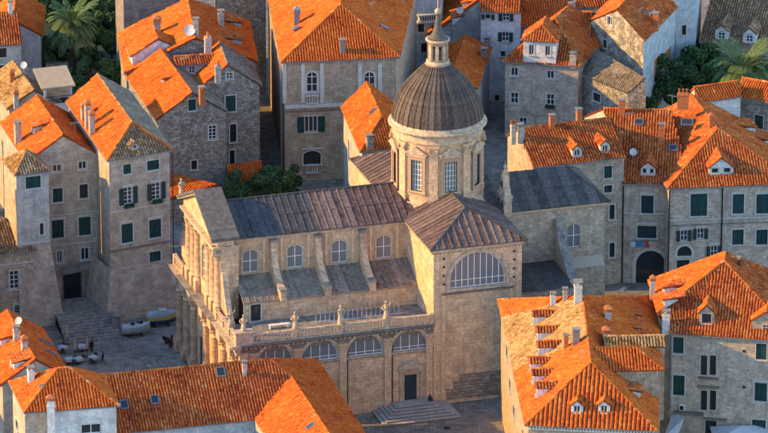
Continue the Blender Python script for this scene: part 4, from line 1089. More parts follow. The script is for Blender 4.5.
# --- side door with portal and steps
dz = 1.08
window(cath, (door_u, 0, dz), 0, 1.6, 3.4, 'shut', tw=.4, name='side_door', sill=False, shut=M_SHUTD)
mb = MB(); mb.box(door_u - 1.5, door_u + 1.5, -.35, -.06, dz + 3.85, dz + 4.3); mb.prism([(door_u - 1.7, -.5, dz + 4.3), (door_u + 1.7, -.5, dz + 4.3), (door_u + 1.7, -.5, dz + 4.45), (door_u, -.5, dz + 5.4), (door_u - 1.7, -.5, dz + 4.45)], (0, .47, 0)); mb.box(door_u - 1.45, door_u - 1.22, -.2, -.06, dz, dz + 3.85).box(door_u + 1.22, door_u + 1.45, -.2, -.06, dz, dz + 3.85); cp('portal_pediment', mb, M_TRIM)
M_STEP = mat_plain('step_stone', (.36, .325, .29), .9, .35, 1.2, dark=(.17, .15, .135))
for i in range(6):
    t = 5 - i; hw = 2.5 + t * .5; dp = 2.0 + t * .62; mb = MB()
    mb.box(door_u - hw, door_u + hw, -dp, -.004 - i * .002, -.1 if i == 0 else i * .172 + .002, (i + 1) * .172); so = cp('step', mb, M_TRIMD); mb = MB(); mb.box(door_u - hw - .05, door_u + hw + .05, -dp - .05, -.006 - i * .002, (i + 1) * .172 + .002, (i + 1) * .172 + .05); link('tread', mb.mesh('tread'), M_STEP, so)  # darker riser stone: grime, and shade on the risers put into the colour
# ------------------------------------------------------------------ houses, lower left
def hs(name, label, a, ze, **k): return House(name, label, P(*a, ze), **k)

h = hs('townhouse', 'white plastered house with clean orange hipped roof in the bottom left corner', (24, 412.7), 14.5, wall=M_WHITE)
h.quad((24, 412.7), (119.7, 405.7), (9, 382), 14.5, 3.3, 'w', ins=(5.0, 5.0), tile='new')
h.win('f', 91, 429, 20, 9, 'pane', mull=(1, 0), sill=False)
h.faces['l']['mat'] = M_PINKP
for px_, py_ in ((17, 424),): h.win('l', px_, py_, 2.2, 8, 'shut')
h.wall_box('f', 36, 428, 22, 30, .05, 'worn_render_patch', M_PINKP)
h.chimney(None, 51.5, 433, .9, .6, 4.2, M_WHITE, 'tent', z=12.0)
h.chimney('l', 31, 381, 1.0, .7, 1.5, M_WHITE, 'slab'); h.skylight('l', 42, 387, .3, .5)
h.finish()

h = hs('stone_house', 'pink stone house with orange roof, dish and two chimneys left of the cafe tables', (0, 386), 9.5, wall=M_PINKP)
h.quad((0, 386), (72, 378), (-28, 336), 9.5, 3.0, 'd', ('gable', 'gable'), tile='new')
h.chimney('l', 16.5, 340, .8, .7, 1.5, M_RENDER, 'slab'); h.chimney('l', 24.5, 350, .9, .7, 1.3, M_RENDER, 'tent'); h.dish(19, 328, 0, 'l', -30)
h.skylight('r', 45, 343, .5, 1.6); h.skylight('r', 51, 354, .5, 1.6); h.dormer('l', 0, 345, 1.4, 1.0, 'shed', tile='new', ww=.8, wh=.5); h.dormer('l', 12, 367, 2.6, 1.1, 'shed', tile='mix', ww=.8, wh=.5)
h.finish()

# long L-shaped range in the foreground
h = hs('long_house', 'long L shaped house with speckled orange roof in front of the cathedral', (190, 427), 9, wall=M_PLAST)
ze = 8.6; zr = ze + 5.2
E0, E1 = P(98, 435.7, ze), P(254.7, 419.7, ze); R0, R1 = P(98, 375.5, zr), P(269.6, 359, zr); fn_ = (E1 - E0).cross(R0 - E0).normalized(); R1 = on_plane(269.6, 359, E0, fn_); R2 = on_plane(291, 376, E0, fn_); R4 = P(368, 492, R2.z - .3)
Q0 = P(317, 359, ze + .4); Q1 = P(365, 433, ze); Q2 = P(403, 492, ze - .1); V1 = P(292, 478, ze)
h.slope('f', [E0, E1, R2, R1, R0], 'mix'); h.slope('r', [Q2, Q0, R2, R4], 'new'); h.slope('r2', [Q0, R1, R2], 'new')
B0 = P(98, 373, zr) + (R0 - E0) * Vector((1, 1, -1)) ; B1 = Q0
h.slope('b', [Q0, Vector((B0.x, B0.y, ze)), R0, R1], 'new')
h.slopes['l'] = ([E1, V1, R4, R2], 'new', {})
h.ridge(R0, R1, 'mix'); h.ridge(R1, R2, 'new'); h.ridge(R2, R4, 'new')
o_ = .35
f0, f1 = E0 + Vector((.3, o_, 0)), E1 + Vector((-.1, o_, 0))
h.face('f', f0, f1, -.5, [((f1 - f0).length, ze + .05), (0, ze + .05)], M_BLUEP)
v1 = V1 + Vector((.3, .2, 0)); L_ = (Vector((v1.x, v1.y, 0)) - Vector((f1.x, f1.y, 0))).length; h.face('l', f1, v1, -.5, [(L_, ze), (0, ze)])
q0, q1 = Q2 + Vector((-.35, 0, 0)), Q0 + Vector((-.35, -.3, 0)); L_ = (Vector((q1.x - q0.x, q1.y - q0.y, 0))).length; h.face('r', q0, q1, -.5, [(L_, ze + .2), (0, ze)])
L_ = Vector((q0.x - v1.x, q0.y - v1.y, 0)).length; h.face('g', v1, q0, -.5, [(L_, ze), (L_ / 2, zr - 1), (0, ze)])
bb = Vector((B0.x, B0.y - .35, 0)); L_ = Vector((bb.x - q1.x, bb.y - q1.y, 0)).length; h.face('b', q1, bb, -.5, [(L_, ze), (0, ze + .2)])
h.gut += [(E0, E1), (Q2, Q0)]
h.skylight('f', 220.5, 372.5, .9, 1.1); h.skylight('f', 154.5, 400, .8, 1.0); h.skylight('f', 124, 405, .8, 1.0); h.skylight('l', 311, 427, .6, 1.0)
h.chimney('f', 244.5, 374, .5, .5, 1.35, M_RENDER, 'slab')
h.finish()

# ------------------------------------------------------------------ houses, left
h = hs('stone_house', 'beige house with old tile hip roof and cream window at the left edge', (36.5, 250.5), 10.5, wall=M_BEIGE)
h.quad((-30, 258), (36.5, 250.5), (-53, 231), 10.5, 3, 'w', ins=(4, 3), tile='old', tiles=dict(r='grey'))
h.win('f', 14, 280, 9, 18, 'pane', mull=(1, 3), trim=M_TRIMP); h.string('f', 264, 14, .14, .1, M_TRIMP); h.win('f', 20, 309, 12, 8, 'pane', trim=M_TRIMP, hood=True)
h.finish()

h = hs('tower_house', 'narrow tall stone house with a small pyramid roof and battered foot', (15, 175.5), 20.9, wall=M_PINKP, over=.2)
h.quad((15, 175.5), (50.5, 171), (1.7, 160), 20.9, 1.95, 'd', ins=(2.8, 2.8), tile='old', tiles=dict(l='yel'))
h.faces['f']['mat'] = M_PLAST
h.win('f', 33, 182, 15, 12, 'shut', tw=.1); h.win('f', 41.5, 228.5, 4, 12, 'dark', rise='round', mull=(0, 0))
h.win('f', 38, 307, 6, 10, 'dark', rise='round', mull=(0, 0)); h.string('f', 243, 35, .14, .12)
f = h.faces['f']; u = (f['p1'] - f['p0']).normalized(); n_ = Vector((u.y, -u.x, 0)); L_ = (f['p1'] - f['p0']).length
mb = MB(); pz = 11.0
q = [f['p0'] - u * .0, f['p1']]; bt = [f['p0'] - u * .2 + n_ * .9, f['p1'] + u * 1.5 + n_ * .9, f['p1'] + u * 1.5 - n_ * 4.5, f['p1'] - n_ * 4.5]
T0, T1, T2 = q[0] + Vector((0, 0, pz)), q[1] + Vector((0, 0, pz)), q[1] - n_ * 4.5 + Vector((0, 0, pz))
mb.face([bt[0], bt[1], T1, T0], [(0, 0), (L_, 0), (L_, pz), (0, pz)]); mb.face([bt[1], bt[2], T2, T1], [(0, 0), (4, 0), (4, pz), (0, pz)])
link('battered_base', mb.mesh('battered_base', h.loc), M_PINKP, h.root)
h.finish()

h = hs('gable_house', 'tall gable-fronted stone house above the cafe with orange roof', (100, 155), 20, wall=M_PINKP)
h.quad((26, 163), (101, 155), (0, 123), 20, 3.3, 'd', ('gable', 'gable'), tile='new')
for px_, py_, w_, hh_, kd in ((57, 168.5, 9, 7, 'pane'), (82.5, 165.5, 8, 8, 'pane'), (57.5, 195, 10, 14, 'shut'), (83.5, 191, 8, 14, 'dark'), (57.5, 229, 12, 18, 'shut'), (84.5, 226, 12, 18, 'shut'), (85, 254, 8, 12, 'pane'), (59.5, 257, 5, 12, 'pane')):
    h.win('f', px_, py_, w_, hh_, kd, mull=(1, 0), hood=(kd == 'shut' and py_ > 200))
h.string('f', 243, 80, .16, .12); h.string('f', 213, 80, .1, .08); h.wall_pipe('f', 100.5, 157, 300, .09)
h.win('f', 72, 286, 17, 26, 'dark', mull=(1, 0), trim=M_TRIMD); h.win('f', 95, 290, 7, 18, 'dark', mull=(0, 0))
h.aerial('r', 75, 138); h.chimney('l', 18, 143, .9, .8, 2.6, M_PINKP, 'slab'); h.dormer('l', 33, 133, 1.6, 1.1, 'shed', tile='mix', ww=.8, wh=.6, wall=M_PINKP)
mb = MB(); q = P(62, 268, 5.4); q2 = P(100, 262, 6.2); mb.prism([q, P(98, 262, 5.6), P(98, 268, 5.1) , P(61, 276, 4.4)], (0, 0, .12)); link('canopy', mb.mesh('canopy', h.loc), M_TRIMD, h.root)
h.finish()

h = hs('corner_house', 'tall plastered corner house with open green shutters and flower boxes', (107, 161), 22, wall=M_PINKP)
h.quad((107, 161), (172.5, 150), (66, 102), 22, 3.2, 'd', ('hip', 'gable'), ins=(4.0, 0), tile='new', tiles=dict(f='old', r='grey'))
h.win('f', 127, 169, 8, 9.5, 'shut', tw=.1); h.win('f', 153, 165, 12, 9.5, 'shut', tw=.1)
h.win('f', 128, 195.5, 8.5, 17, 'open', mull=(1, 3), box=True, hood=True, shut=M_SHUTD); h.win('f', 156, 191, 8.5, 17, 'open', mull=(1, 3), box=True, hood=True, shut=M_SHUTD)
h.win('f', 127, 233, 11, 19, 'shut', hood=True); h.win('f', 155, 228.5, 12, 18, 'shut', hood=True); h.win('f', 155, 259, 11, 15, 'shut')
h.string('f', 247, 140, .2, .14, M_TRIMD); h.string('f', 208, 140, .12, .1)
h.dormer('f', 134.5, 149, 1.3, .6, 'gable', rise=.35, tile='old', ww=.5, wh=.4, win='dark', mull=(0, 0), wsill=.12, wall=M_PINKP)
for (px_, py_, hh_) in ((84, 128, 3.2), (88, 134, 2.6), (80, 119, 1.6)): h.chimney('l', px_ + 4, py_, .8, .7, hh_, M_PINKP, 'tent')
f = h.faces['f']; u = (f['p1'] - f['p0']).normalized(); n_ = Vector((u.y, -u.x, 0)); L_ = (f['p1'] - f['p0']).length; pz = 7.0
mb = MB(); b_ = [f['p0'] - u * 1.2 + n_ * 1.0, f['p1'] + u * .5 + n_ * 1.0, f['p1'] + u * .5 - n_ * 6, f['p0'] - u * 1.2 - n_ * 6]; t_ = [f['p0'], f['p1'], f['p1'] - n_ * 6, f['p0'] - n_ * 6]; zz = Vector((0, 0, pz))
for i, j in ((0, 1), (1, 2), (3, 0)): mb.face([b_[i], b_[j], t_[j] + zz, t_[i] + zz], [(0, 0), (6, 0), (6, 7), (0, 7)])
link('battered_base', mb.mesh('battered_base', h.loc), M_PINKP, h.root)
h.wall_pipe('f', 172, 152, 300, .07)
h.finish()

# rooftops behind
h = hs('small_house', 'little house with lichen yellow roof and roof ridge of new orange tiles', (7, 109.5), 16, wall=M_PINKP)
h.quad((7, 109.5), (62, 103), (-14, 80), 16, 2.3, 'd', ('gable', 'gable'), tile='yel', tiles=dict(r='grey'))
h.chimney('l', 12, 82, .6, .6, 1.2, M_TERR, 'tent'); h.chimney('l', 16, 104, .6, .6, 1.4, M_RENDER, 'tent'); h.dish(24, 72, 0, 'l', -20)
h.finish()
h = hs('roof_terrace_house', 'grey rooftop room with flat tan slab roof above an open loggia', (44, 116), 16, wall=M_PLAST)
A = P(44, 88, 19); B = P(72, 85, 19); D = P(36, 70, 19); C = B + D - A
for k_, p_, q_ in (('f', A, B), ('r', B, C), ('b', C, D), ('l', D, A)): h.face(k_, p_, q_, 0, [((q_ - p_).length, 16.6), (0, 16.6)])
h.finish()
mb = MB(); ex = (B - A).normalized(); ey = (D - A).normalized()
for q in (A, B - ex * .35, C - ex * .35 - ey * .35, D - ey * .35): mb.obox(q + Vector((0, 0, -2.42)), ex * .35, ey * .35, (0, 0, 2.3))
link('loggia_pier', mb.mesh('loggia_pier', h.loc), M_PLAST, h.root)
mb = MB(); mb.obox(A + Vector((0, 0, -2.4)) + ey * 2.2, (B - A), ey * .2, (0, 0, 2.25)); link('loggia_back_wall', mb.mesh('loggia_back_wall', h.loc), M_PINKP, h.root)
mb = MB(); mb.obox(A - ex * .4 - ey * .5 + Vector((0, 0, -.1)), (B - A) + ex * .8, (D - A) + ey * .8, (0, 0, .22)); link('flat_roof', mb.mesh('flat_roof', h.loc), mat_plain('tan_roof_sheet', (.34, .27, .18), .8, .2), h.root)
mb = MB(); mb.tube([A + Vector((0, 0, -1.4)), B + Vector((0, 0, -1.4))], .05, 6); mb.tube([A + Vector((0, 0, -1.9)), B + Vector((0, 0, -1.9))], .05, 6); link('railing', mb.mesh('railing', h.loc), M_IRON, h.root)

h = hs('garden_house', 'grey house with bright orange tiled roof in the top left corner', (22, 45), 9, wall=M_PLAST)
h.quad((-30, 47), (22, 44.5), (-36, 22), 9, 3.0, 'w', ('gable', 'gable'), tile='mix')
h.win('f', 3, 53, 7, 9, 'dark'); h.win('f', 3, 70, 7, 9, 'dark'); h.chimney('f', 10.5, 13, .6, .6, 1.5, M_WHITE, 'slab')
h.finish()
h = hs('garden_house', 'low house with dull red roof half hidden behind the palm trees', (43, 36), 7, wall=M_BLUEP)
h.quad((-15, 42), (43, 36), (-12, 12), 7, 2.8, 'd', ('gable', 'gable'), tile='new')
h.finish()

# ------------------------------------------------------------------ cluster left of the palace
h = hs('stone_house', 'rough grey stone house with orange gable roof and one white barred window', (156, 120), 13, wall=M_GREY)
h.quad((156, 120), (228.5, 112.5), (125, 75.5), 13, 3.4, 'd', ('gable', 'gable'), tile='new', tiles=dict(r='grey'))
h.win('f', 192, 105, 8, 11, 'shut', tw=.1); h.win('f', 212.5, 132.5, 8, 14, 'pane', mull=(1, 3)); h.win('f', 194, 165, 6, 9, 'dark', mull=(0, 0))
h.dormer('l', 163, 82, 1.2, .7, 'shed', tile='new', ww=.6, wh=.35, wall=M_GREY, win='dark', mull=(0, 0), wsill=.1)
h.aerial('r', 185, 72, 2.2, 45); h.chimney('r', 202, 100, .9, .7, 1.6, M_TERR, 'slab'); h.chimney('r', 213, 84, .8, .8, 2.2, M_RENDER, 2)
h.finish()
h = hs('stone_house', 'narrow grey stone house with small gable beside the dark lane', (228, 64), 14, wall=M_GREY)
h.quad((194, 93), (262, 86), (186, 70), 14, 3.6, 'd', ('gable', 'gable'), tile='grey', tiles=dict(l='new'))
h.win('f', 229.5, 76, 6, 6, 'pane', mull=(1, 1)); h.win('f', 230.5, 103.5, 10, 16, 'shut'); h.win('f', 233, 133, 6, 18, 'dark', mull=(0, 0)); h.win('f', 232, 158, 5, 16, 'dark', mull=(0, 0))
h.chimney('l', 208, 55, 1.3, .9, 2.6, M_RENDER, 3); h.chimney('l', 218, 78, .8, .8, 1.8, M_RENDER, 3)
h.finish()
h = hs('large_house', 'big old house with wide bright orange roof slope and stone chimneys at the top', (124, 74), 13.5, wall=M_GREY)
h.quad((124, 74), (258, 62), (118, 33), 13.5, 4.3, 'd', ('gable', 'gable'), tile='new', shift=.6)
h.dormer('r', 240, 26, 2.6, .9, 'shed', tile='mix', ww=1.0, wh=.5, wall=M_BLUEP); h.dormer('r', 240, 43, 2.6, .9, 'shed', tile='mix', ww=1.0, wh=.5, wall=M_BLUEP)
h.chimney('l', 157, 34, 1.0, 1.0, 2.0, M_GREY, 'tent'); h.chimney('l', 196, 34, .8, .7, 2.0, M_RENDER, 'slab'); h.chimney('r', 221, 26, .8, .8, 2.0, M_RENDER, 'slab'); h.dish(190, 37, 0, 'l', -10, .8)
h.finish()
h = hs('rooftop_annex', 'small white walled annex with a shallow gable among the orange roofs', (130, 56), 15.5, wall=M_WHITE)
h.quad((130, 57), (187, 51), (126, 47), 15.5, 2.2, 'd', ('gable', 'gable'), tile='new')
h.finish()
h = hs('rooftop_annex', 'roof dormer block with tiled awning and a white framed window', (176, 66), 16.2, wall=M_PLAST)
h.quad((176, 66), (216, 63), (172, 58), 16.2, .7, 'w', ('gable', 'gable'), tile='mix')
h.win('f', 192, 70, 6, 7, 'pane', mull=(1, 1)); h.finish()
h = hs('stone_house', 'pinkish bare stone wall of a high house at the top left', (121, -14), 19, wall=mat_stone('pink_rubble', (.34, .27, .24), (.25, .20, .18), (.17, .14, .12), .5, .28, .03, .3, (.12, .1, .09), .9, warp=.12))
h.quad((121, -16), (196, -24), (112, -46), 19, 3, 'w', tile='old'); h.finish()
h = hs('stone_house', 'grey stone house wall at the top beside the dark lane', (224, -10), 17, wall=M_GREY)
h.quad((214, -12), (268, -18), (212, -48), 17, 3, 'w', tile='old'); h.finish()
# low lean-tos between the houses
def leanto(label, pts, zs_, tile, wall):
    h = House('lean_to', label, P(*pts[0], zs_[0]), cat='lean-to', wall=wall, group='low red lean-tos')
    A, B, C, D = [P(*p_, z_) for p_, z_ in zip(pts, zs_)]
    h.slope('f', [A, B, C, D], tile)
    for k_, p_, q_ in (('f', A, B), ('r', B, C), ('l', D, A)):
        L_ = Vector((q_.x - p_.x, q_.y - p_.y, 0)).length; h.face(k_, p_, q_, -.4, [(L_, q_.z - .16), (0, p_.z - .16)])
    h.finish()
leanto('low red lean-to roof in front of the rough grey stone house', [(170, 198), (222, 193), (217, 184), (165, 172)], (3.6, 3.6, 5.2, 5.2), 'new', M_GREY)
leanto('red lean-to roof at the foot of the narrow stone house', [(228, 186), (262, 180), (262, 160), (226, 165)], (3.2, 3.2, 5.6, 5.6), 'new', M_GREY)

# ------------------------------------------------------------------ palace
h = hs('palace', 'tall beige stone palace with big hipped orange roof and arched windows', (281, 62.5), 17.5, cat='palace', wall=M_ASH, over=.5)
h.quad((281, 62.5), (400, 57.5), (264, -22), 17.5, 5.3, 'd', ('hip', 'hip'), c=(420, -26), ins=(8.2, 8), tile='new')
for px_ in (312, 369.5): h.win('f', px_, 82, 11, 20, 'pane', rise='round', mull=(1, 2), tw=.2)
for px_ in (303, 322, 360, 380, 284.5): h.wall_box('f', px_, 83, 4, 40, .1, 'pilaster')
h.string('f', 106, 340, .5, .3); h.string('f', 110, 340, .16, .12, M_TRIMD)
h.win('f', 311, 124, 13, 16, 'open', mull=(2, 0)); h.win('f', 312, 157.5, 17, 14, 'dark', rise=.2, mull=(1, 0), hood=True); h.win('f', 312, 188, 13, 16, 'dark', rise='round', mull=(0, 0)); h.win('f', 369, 124, 13, 16, 'shut')
for px_, py_ in ((312, 98.5), (369, 98.5), (312, 168)):
    h.wall_box('f', px_, py_ + 4, 13, 1.4, .45, 'balcony_ledge'); h.wall_box('f', px_, py_ - 3.5, 13, 1.2, .4, 'balcony_rail')
    for k in range(5): h.wall_box('f', px_ - 5 + k * 2.5, py_, 1.1, 6, .3, 'baluster')
h.aerial('r', 372, 20, 2.6, 60); h.chimney('l', 297, 23, .8, .8, 1.7, M_PIPE, 'tent', M_PIPE); h.chimney('f', 342.5, 52, .7, .7, 1.5, M_PIPE, 'slab'); h.skylight('l', 296.5, 29, .5, .9); h.skylight('r', 384, 28, .5, 1.0); h.skylight('r', 394, 1, .6, 1.2)
h.wall_pipe('f', 280.8, 66, 190, .08, M_PIPE)
h.finish()
h = hs('side_house', 'house with glowing orange roof tucked between the palace and the dome', (360, 152), 12.5, wall=M_PLAST)
h.quad((360, 152), (412, 146), (341, 107), 12.5, 3.2, 'd', ('hip', 'gable'), ins=(4.0, 0), tile='new')
h.skylight('l', 373.5, 112, .5, 1.0); h.chimney('f', 369.5, 147, .9, .8, 1.4, M_GREY, 'slab')
h.finish()
h = hs('plaster_house', 'bluish white house with balcony behind the dome lantern', (416, 8), 14, wall=M_BLUEP)
h.quad((412, -4), (445, -7), (415, -40), 14, 2.5, 'w', tile='new'); h.win('f', 421, 28, 6, 8, 'dark'); h.win('f', 424, 48, 6, 9, 'dark')
h.wall_box('f', 427, 20, 22, 2, 1.0, 'balcony_slab')
for k in range(9): h.wall_box('f', 418 + k * 2.3, 16.5, .8, 5, .9, 'baluster')
h.wall_box('f', 427, 13.5, 22, 1.2, .95, 'balcony_rail'); h.finish()

# ------------------------------------------------------------------ houses, top right
h = hs('red_roof_house', 'house with dull red roof right behind the dome, two stone chimneys', (478, 89), 9, wall=M_PLAST)
h.quad((425, 93), (478, 89), (440, 51), 9, 2.1, 'd', ('gable', 'gable'), tile='new')
h.chimney('r', 487, 46, .9, .8, 1.0, M_GREY, 'slab'); h.chimney('r', 484, 57, .9, .8, 1.0, M_GREY, 'slab'); h.finish()
h = hs('plaster_house', 'grey plastered gable wall with stepped red roofs left of the white house', (430, 36), 8.5, wall=M_PLAST)
h.quad((429, 37), (530, 28), (425, 8), 8.5, 5.0, 'd', ('gable', 'gable'), tile='new')
h.dormer('l', 452, 20, 3.4, .9, 'shed', tile='mix', ww=.8, wh=.5); h.dormer('l', 462, 5, 3.4, .9, 'shed', tile='mix', ww=.8, wh=.5); h.dish(460, 17, 0, 'l', -10, .5)
h.finish()
h = hs('white_house', 'white plastered house with green shutters below a red roof', (481, 12), 13.5, wall=M_WHITE, over=.25)
h.quad((480, 12), (521.5, 13), (482, -14), 13.5, 2.6, 'w', ('gable', 'gable'), tile='mix')
h.win('f', 506, 17, 7, 8, 'open', mull=(1, 1), tw=.06); h.win('f', 505.5, 37, 7, 9, 'open', mull=(1, 1), tw=.06); h.win('f', 488, 17, 6, 5, 'open', mull=(0, 0), tw=.06); h.win('f', 503, 54, 4, 5, 'dark'); h.win('f', 497, 98, 4, 6, 'dark'); h.finish()
h = hs('stone_house', 'pale stone house with a wide hipped roof dormer of two windows', (502, 62), 11, wall=M_PALE)
h.quad((502, 62), (580, 66.5), (541, 26), 11, 4.8, 'd', ('hip', 'hip'), ins=(6.2, 5), tile='mix')
h.dormer('f', 539.5, 63.5, 4.6, 3.3, 'hip', rise=1.6, tile='mix', win='dark', ww=.75, wh=1.5, nwin=2, wsill=1.2, mull=(1, 0), frame=M_WOOD, over=.3)
for px_, py_, w_, hh_ in ((514.5, 72, 7, 8), (550.5, 75, 7, 8)): h.win('f', px_, py_, w_, hh_, 'pane', mull=(1, 0))
for px_, py_, w_, hh_, bx_ in ((514.5, 98, 8, 11, False), (550.5, 99.5, 8, 11, True), (523, 122, 8, 9, False)): h.win('f', px_, py_, w_, hh_, 'pane', mull=(1, 1), box=bx_)
h.aerial('f', 562, 30, 2.2); h.chimney('f', 573, 63, .9, .8, 1.3, M_RENDER, 'slab'); h.finish()
h = hs('small_house', 'small white house with orange front roof beside the wide roof dormer', (566, 37), 12.5, wall=M_WHITE)
h.quad((562, 37), (591, 38), (566, 13), 12.5, 2.0, 'w', ('gable', 'gable'), tile='mix', zb=4); h.chimney('f', 571, 17, .7, .6, 1.8, M_TERR, 'slab'); h.finish()
h = hs('small_house', 'house with flat red roof slope at the top edge right of the white house', (520, 26), 11, wall=M_PLAST)
h.quad((519, 27), (566, 25), (524, 4), 11, 2.2, 'w', ('gable', 'gable'), tile='new', zb=2); h.win('f', 531, 32, 5, 6, 'dark'); h.finish()
h = hs('small_house', 'white walled house with orange roof at the top edge', (577, 8), 12, wall=M_WHITE)
h.quad((575, 9), (620, 6), (578, -14), 12, 2.2, 'w', ('gable', 'gable'), tile='mix'); h.finish()
h = hs('small_house', 'far house with red roof peeping in at the top edge', (530, 0), 11, wall=M_PLAST)
h.quad((520, 1), (573, -1), (524, -20), 11, 2.2, 'w', ('gable', 'gable'), tile='new'); h.finish()
# old shed-roofed house against the sunlit gable
h = House('old_house', 'dark weathered house with a mossy grey lean-to roof', P(568, 69, 9), wall=M_GREY)
A, B, C, D = P(566, 68, 9), P(628, 93, 9), P(646, 78, 11.4), P(583, 42, 11.4)
h.slope('f', [A, B, C, D], 'grey'); 
for k_, p_, q_ in (('f', A, B), ('r', B, C), ('l', D, A)):
    L_ = Vector((q_.x - p_.x, q_.y - p_.y, 0)).length; h.face(k_, p_, q_, -.4, [(L_, q_.z - .16), (0, p_.z - .16)])
h.win('f', 578, 96, 6, 9, 'pane', mull=(1, 0)); h.win('f', 597, 97.5, 7, 8, 'dark', mull=(0, 0), trim=M_TRIMP); h.finish()
h = hs('gable_house', 'old stone house with patchy sunlit gable and red tile roof', (588, 22), 14, wall=M_LIME)
h.quad((589, 21), (645, 41), (622, -12), 14, 3.2, 'd', ('gable', 'gable'), tile='mix')
h.faces['r']['mat'] = M_BLUEP
h.win('f', 610, 21, 5, 9, 'pane', mull=(1, 0)); h.win('f', 605, 44, 4, 8, 'dark', mull=(0, 0))
h.win('r', 656.5, 69, 5, 22, 'shut', shut=M_TERR); h.win('r', 668, 60, 5, 22, 'shut', shut=M_TERR)
h.aerial('r', 640, 22, 2.0, 70); h.chimney('r', 656, 26, .7, .7, 1.7, M_TERR, 'slab'); h.dormer('r', 652, 14, 2.6, .9, 'shed', tile='mix', ww=.9, wh=.5, wall=M_PLAST); h.finish()
h = hs('plaster_house', 'pale blue plastered house wall at the top right', (678, 0), 17, wall=M_BLUEP)
h.quad((674, -14), (699, -18), (680, -40), 17, 2.5, 'w', tile='old'); h.win('f', 684, 30, 4, 10, 'dark', mull=(0, 0)); h.finish()
h = hs('garden_house', 'house with brown roof and two arched white dormers at the top right', (699, 41), 8, wall=M_ASH)
h.quad((699, 42), (800, 50), (728, -8), 8, 5.0, 'w', ('gable', 'gable'), tile='old')
h.dormer('f', 721.5, 40, 1.9, 1.5, 'gable', rise=.8, tile='old', ww=1.0, wh=1.25, wrise=.3, win='pane', mull=(1, 2), wsill=.15); h.dormer('f', 749.5, 43, 1.9, 1.5, 'gable', rise=.8, tile='old', ww=1.0, wh=1.25, wrise=.3, win='pane', mull=(1, 2), wsill=.15); h.finish()

# ------------------------------------------------------------------ street behind the choir, right
h = hs('row_house', 'row house with sunlit yellow gable end and round topped dormers', (533, 168), 17.6, wall=M_BEIGE)
h.quad((533, 168), (626, 157.5), (506, 136), 17.6, 3.3, 'w', ('gable', 'gable'), tile='mix')
h.faces['l']['mat'] = M_ASH
for px_, py_ in ((577, 156.5), (605, 152)): h.dormer('f', px_, py_, 1.3, 1.1, 'gable', rise=.55, tile='mix', ww=.8, wh=.95, wrise=.35, win='pane', mull=(1, 0), wsill=.08)
for px_, py_ in ((556, 121), (583, 115)): h.chimney('f', px_ - 4, py_ + 6, .7, .6, 1.4, M_TERR, 'slab')
h.win('f', 608, 172, 8, 12, 'shut', tw=.1); h.win('f', 608, 189, 8, 7, 'dark', mull=(0, 0)); h.win('f', 612, 212, 5, 14, 'dark', mull=(0, 0)); h.win('f', 612, 250, 5, 14, 'dark', mull=(0, 0))
h.chimney('f', 513, 139, .6, .6, 2.0, M_RENDER, 3); h.chimney('f', 521, 138, .7, .7, 1.6, M_RENDER, 'slab'); h.finish()

h = hs('row_house', 'row house with arched gateway and red and blue washing on a line', (623, 184), 14, wall=M_PALE)
h.quad((623, 183.5), (692, 185.5), (583, 117), 14, 5.8, 'w', ('gable', 'gable'), tile='mix')
h.dormer('f', 648, 175, 1.9, 1.1, 'gable', rise=.8, tile='mix', ww=.62, wh=.8, nwin=2, win='pane', mull=(0, 0), wsill=.15)
h.aerial('f', 628, 128); h.aerial('f', 672, 112, 2.4, -40); h.skylight('f', 639, 123, 1.0, .9); h.skylight('f', 687, 123, 1.4, 1.0); h.skylight('f', 673, 149, 1.0, .9); h.skylight('f', 687, 175, .9, .9)
h.chimney('f', 661, 143, .7, .6, 2.4, M_TERR, 'slab'); h.chimney('f', 683, 104, 1.5, .8, 1.5, M_TERR, 3); h.chimney('f', 622, 113, .8, .7, 1.6, M_TERR, 'slab'); h.dish(633, 159, 0, 'f', 10); h.chimney('f', 620, 144, .7, .7, 1.2, M_TERR, 'tent')
h.win('f', 647.5, 204.5, 12, 18, 'shut', hood=True); h.win('f', 647, 232, 19, 12, 'shut', hood=True, shut=M_SHUTD); h.string('f', 214, 645, .12, .1)
h.win('f', 651, 270, 30, 38, 'dark', rise='round', mull=(1, 0), tw=.45, sill=False); h.wall_pipe('f', 623.5, 186, 285, .09)
f = h.faces['f']; u = (f['p1'] - f['p0']).normalized(); n_ = Vector((u.y, -u.x, 0))
ua, za = h.on_wall('f', 628, 240); ub, zb_ = h.on_wall('f', 664, 238)
h.pipe([f['p0'] + u * ua + n_ * .5 + Vector((0, 0, za)), f['p0'] + u * (ua + ub) / 2 + n_ * .5 + Vector((0, 0, (za + zb_) / 2 - .15)), f['p0'] + u * ub + n_ * .5 + Vector((0, 0, zb_))], .02, M_IRON, 'washing_line')
WASH = (h.root, f['p0'].copy(), u.copy(), n_.copy(), [h.on_wall('f', x_, 240) for x_ in (633, 638.5, 643.5, 647, 650)])
h.finish()

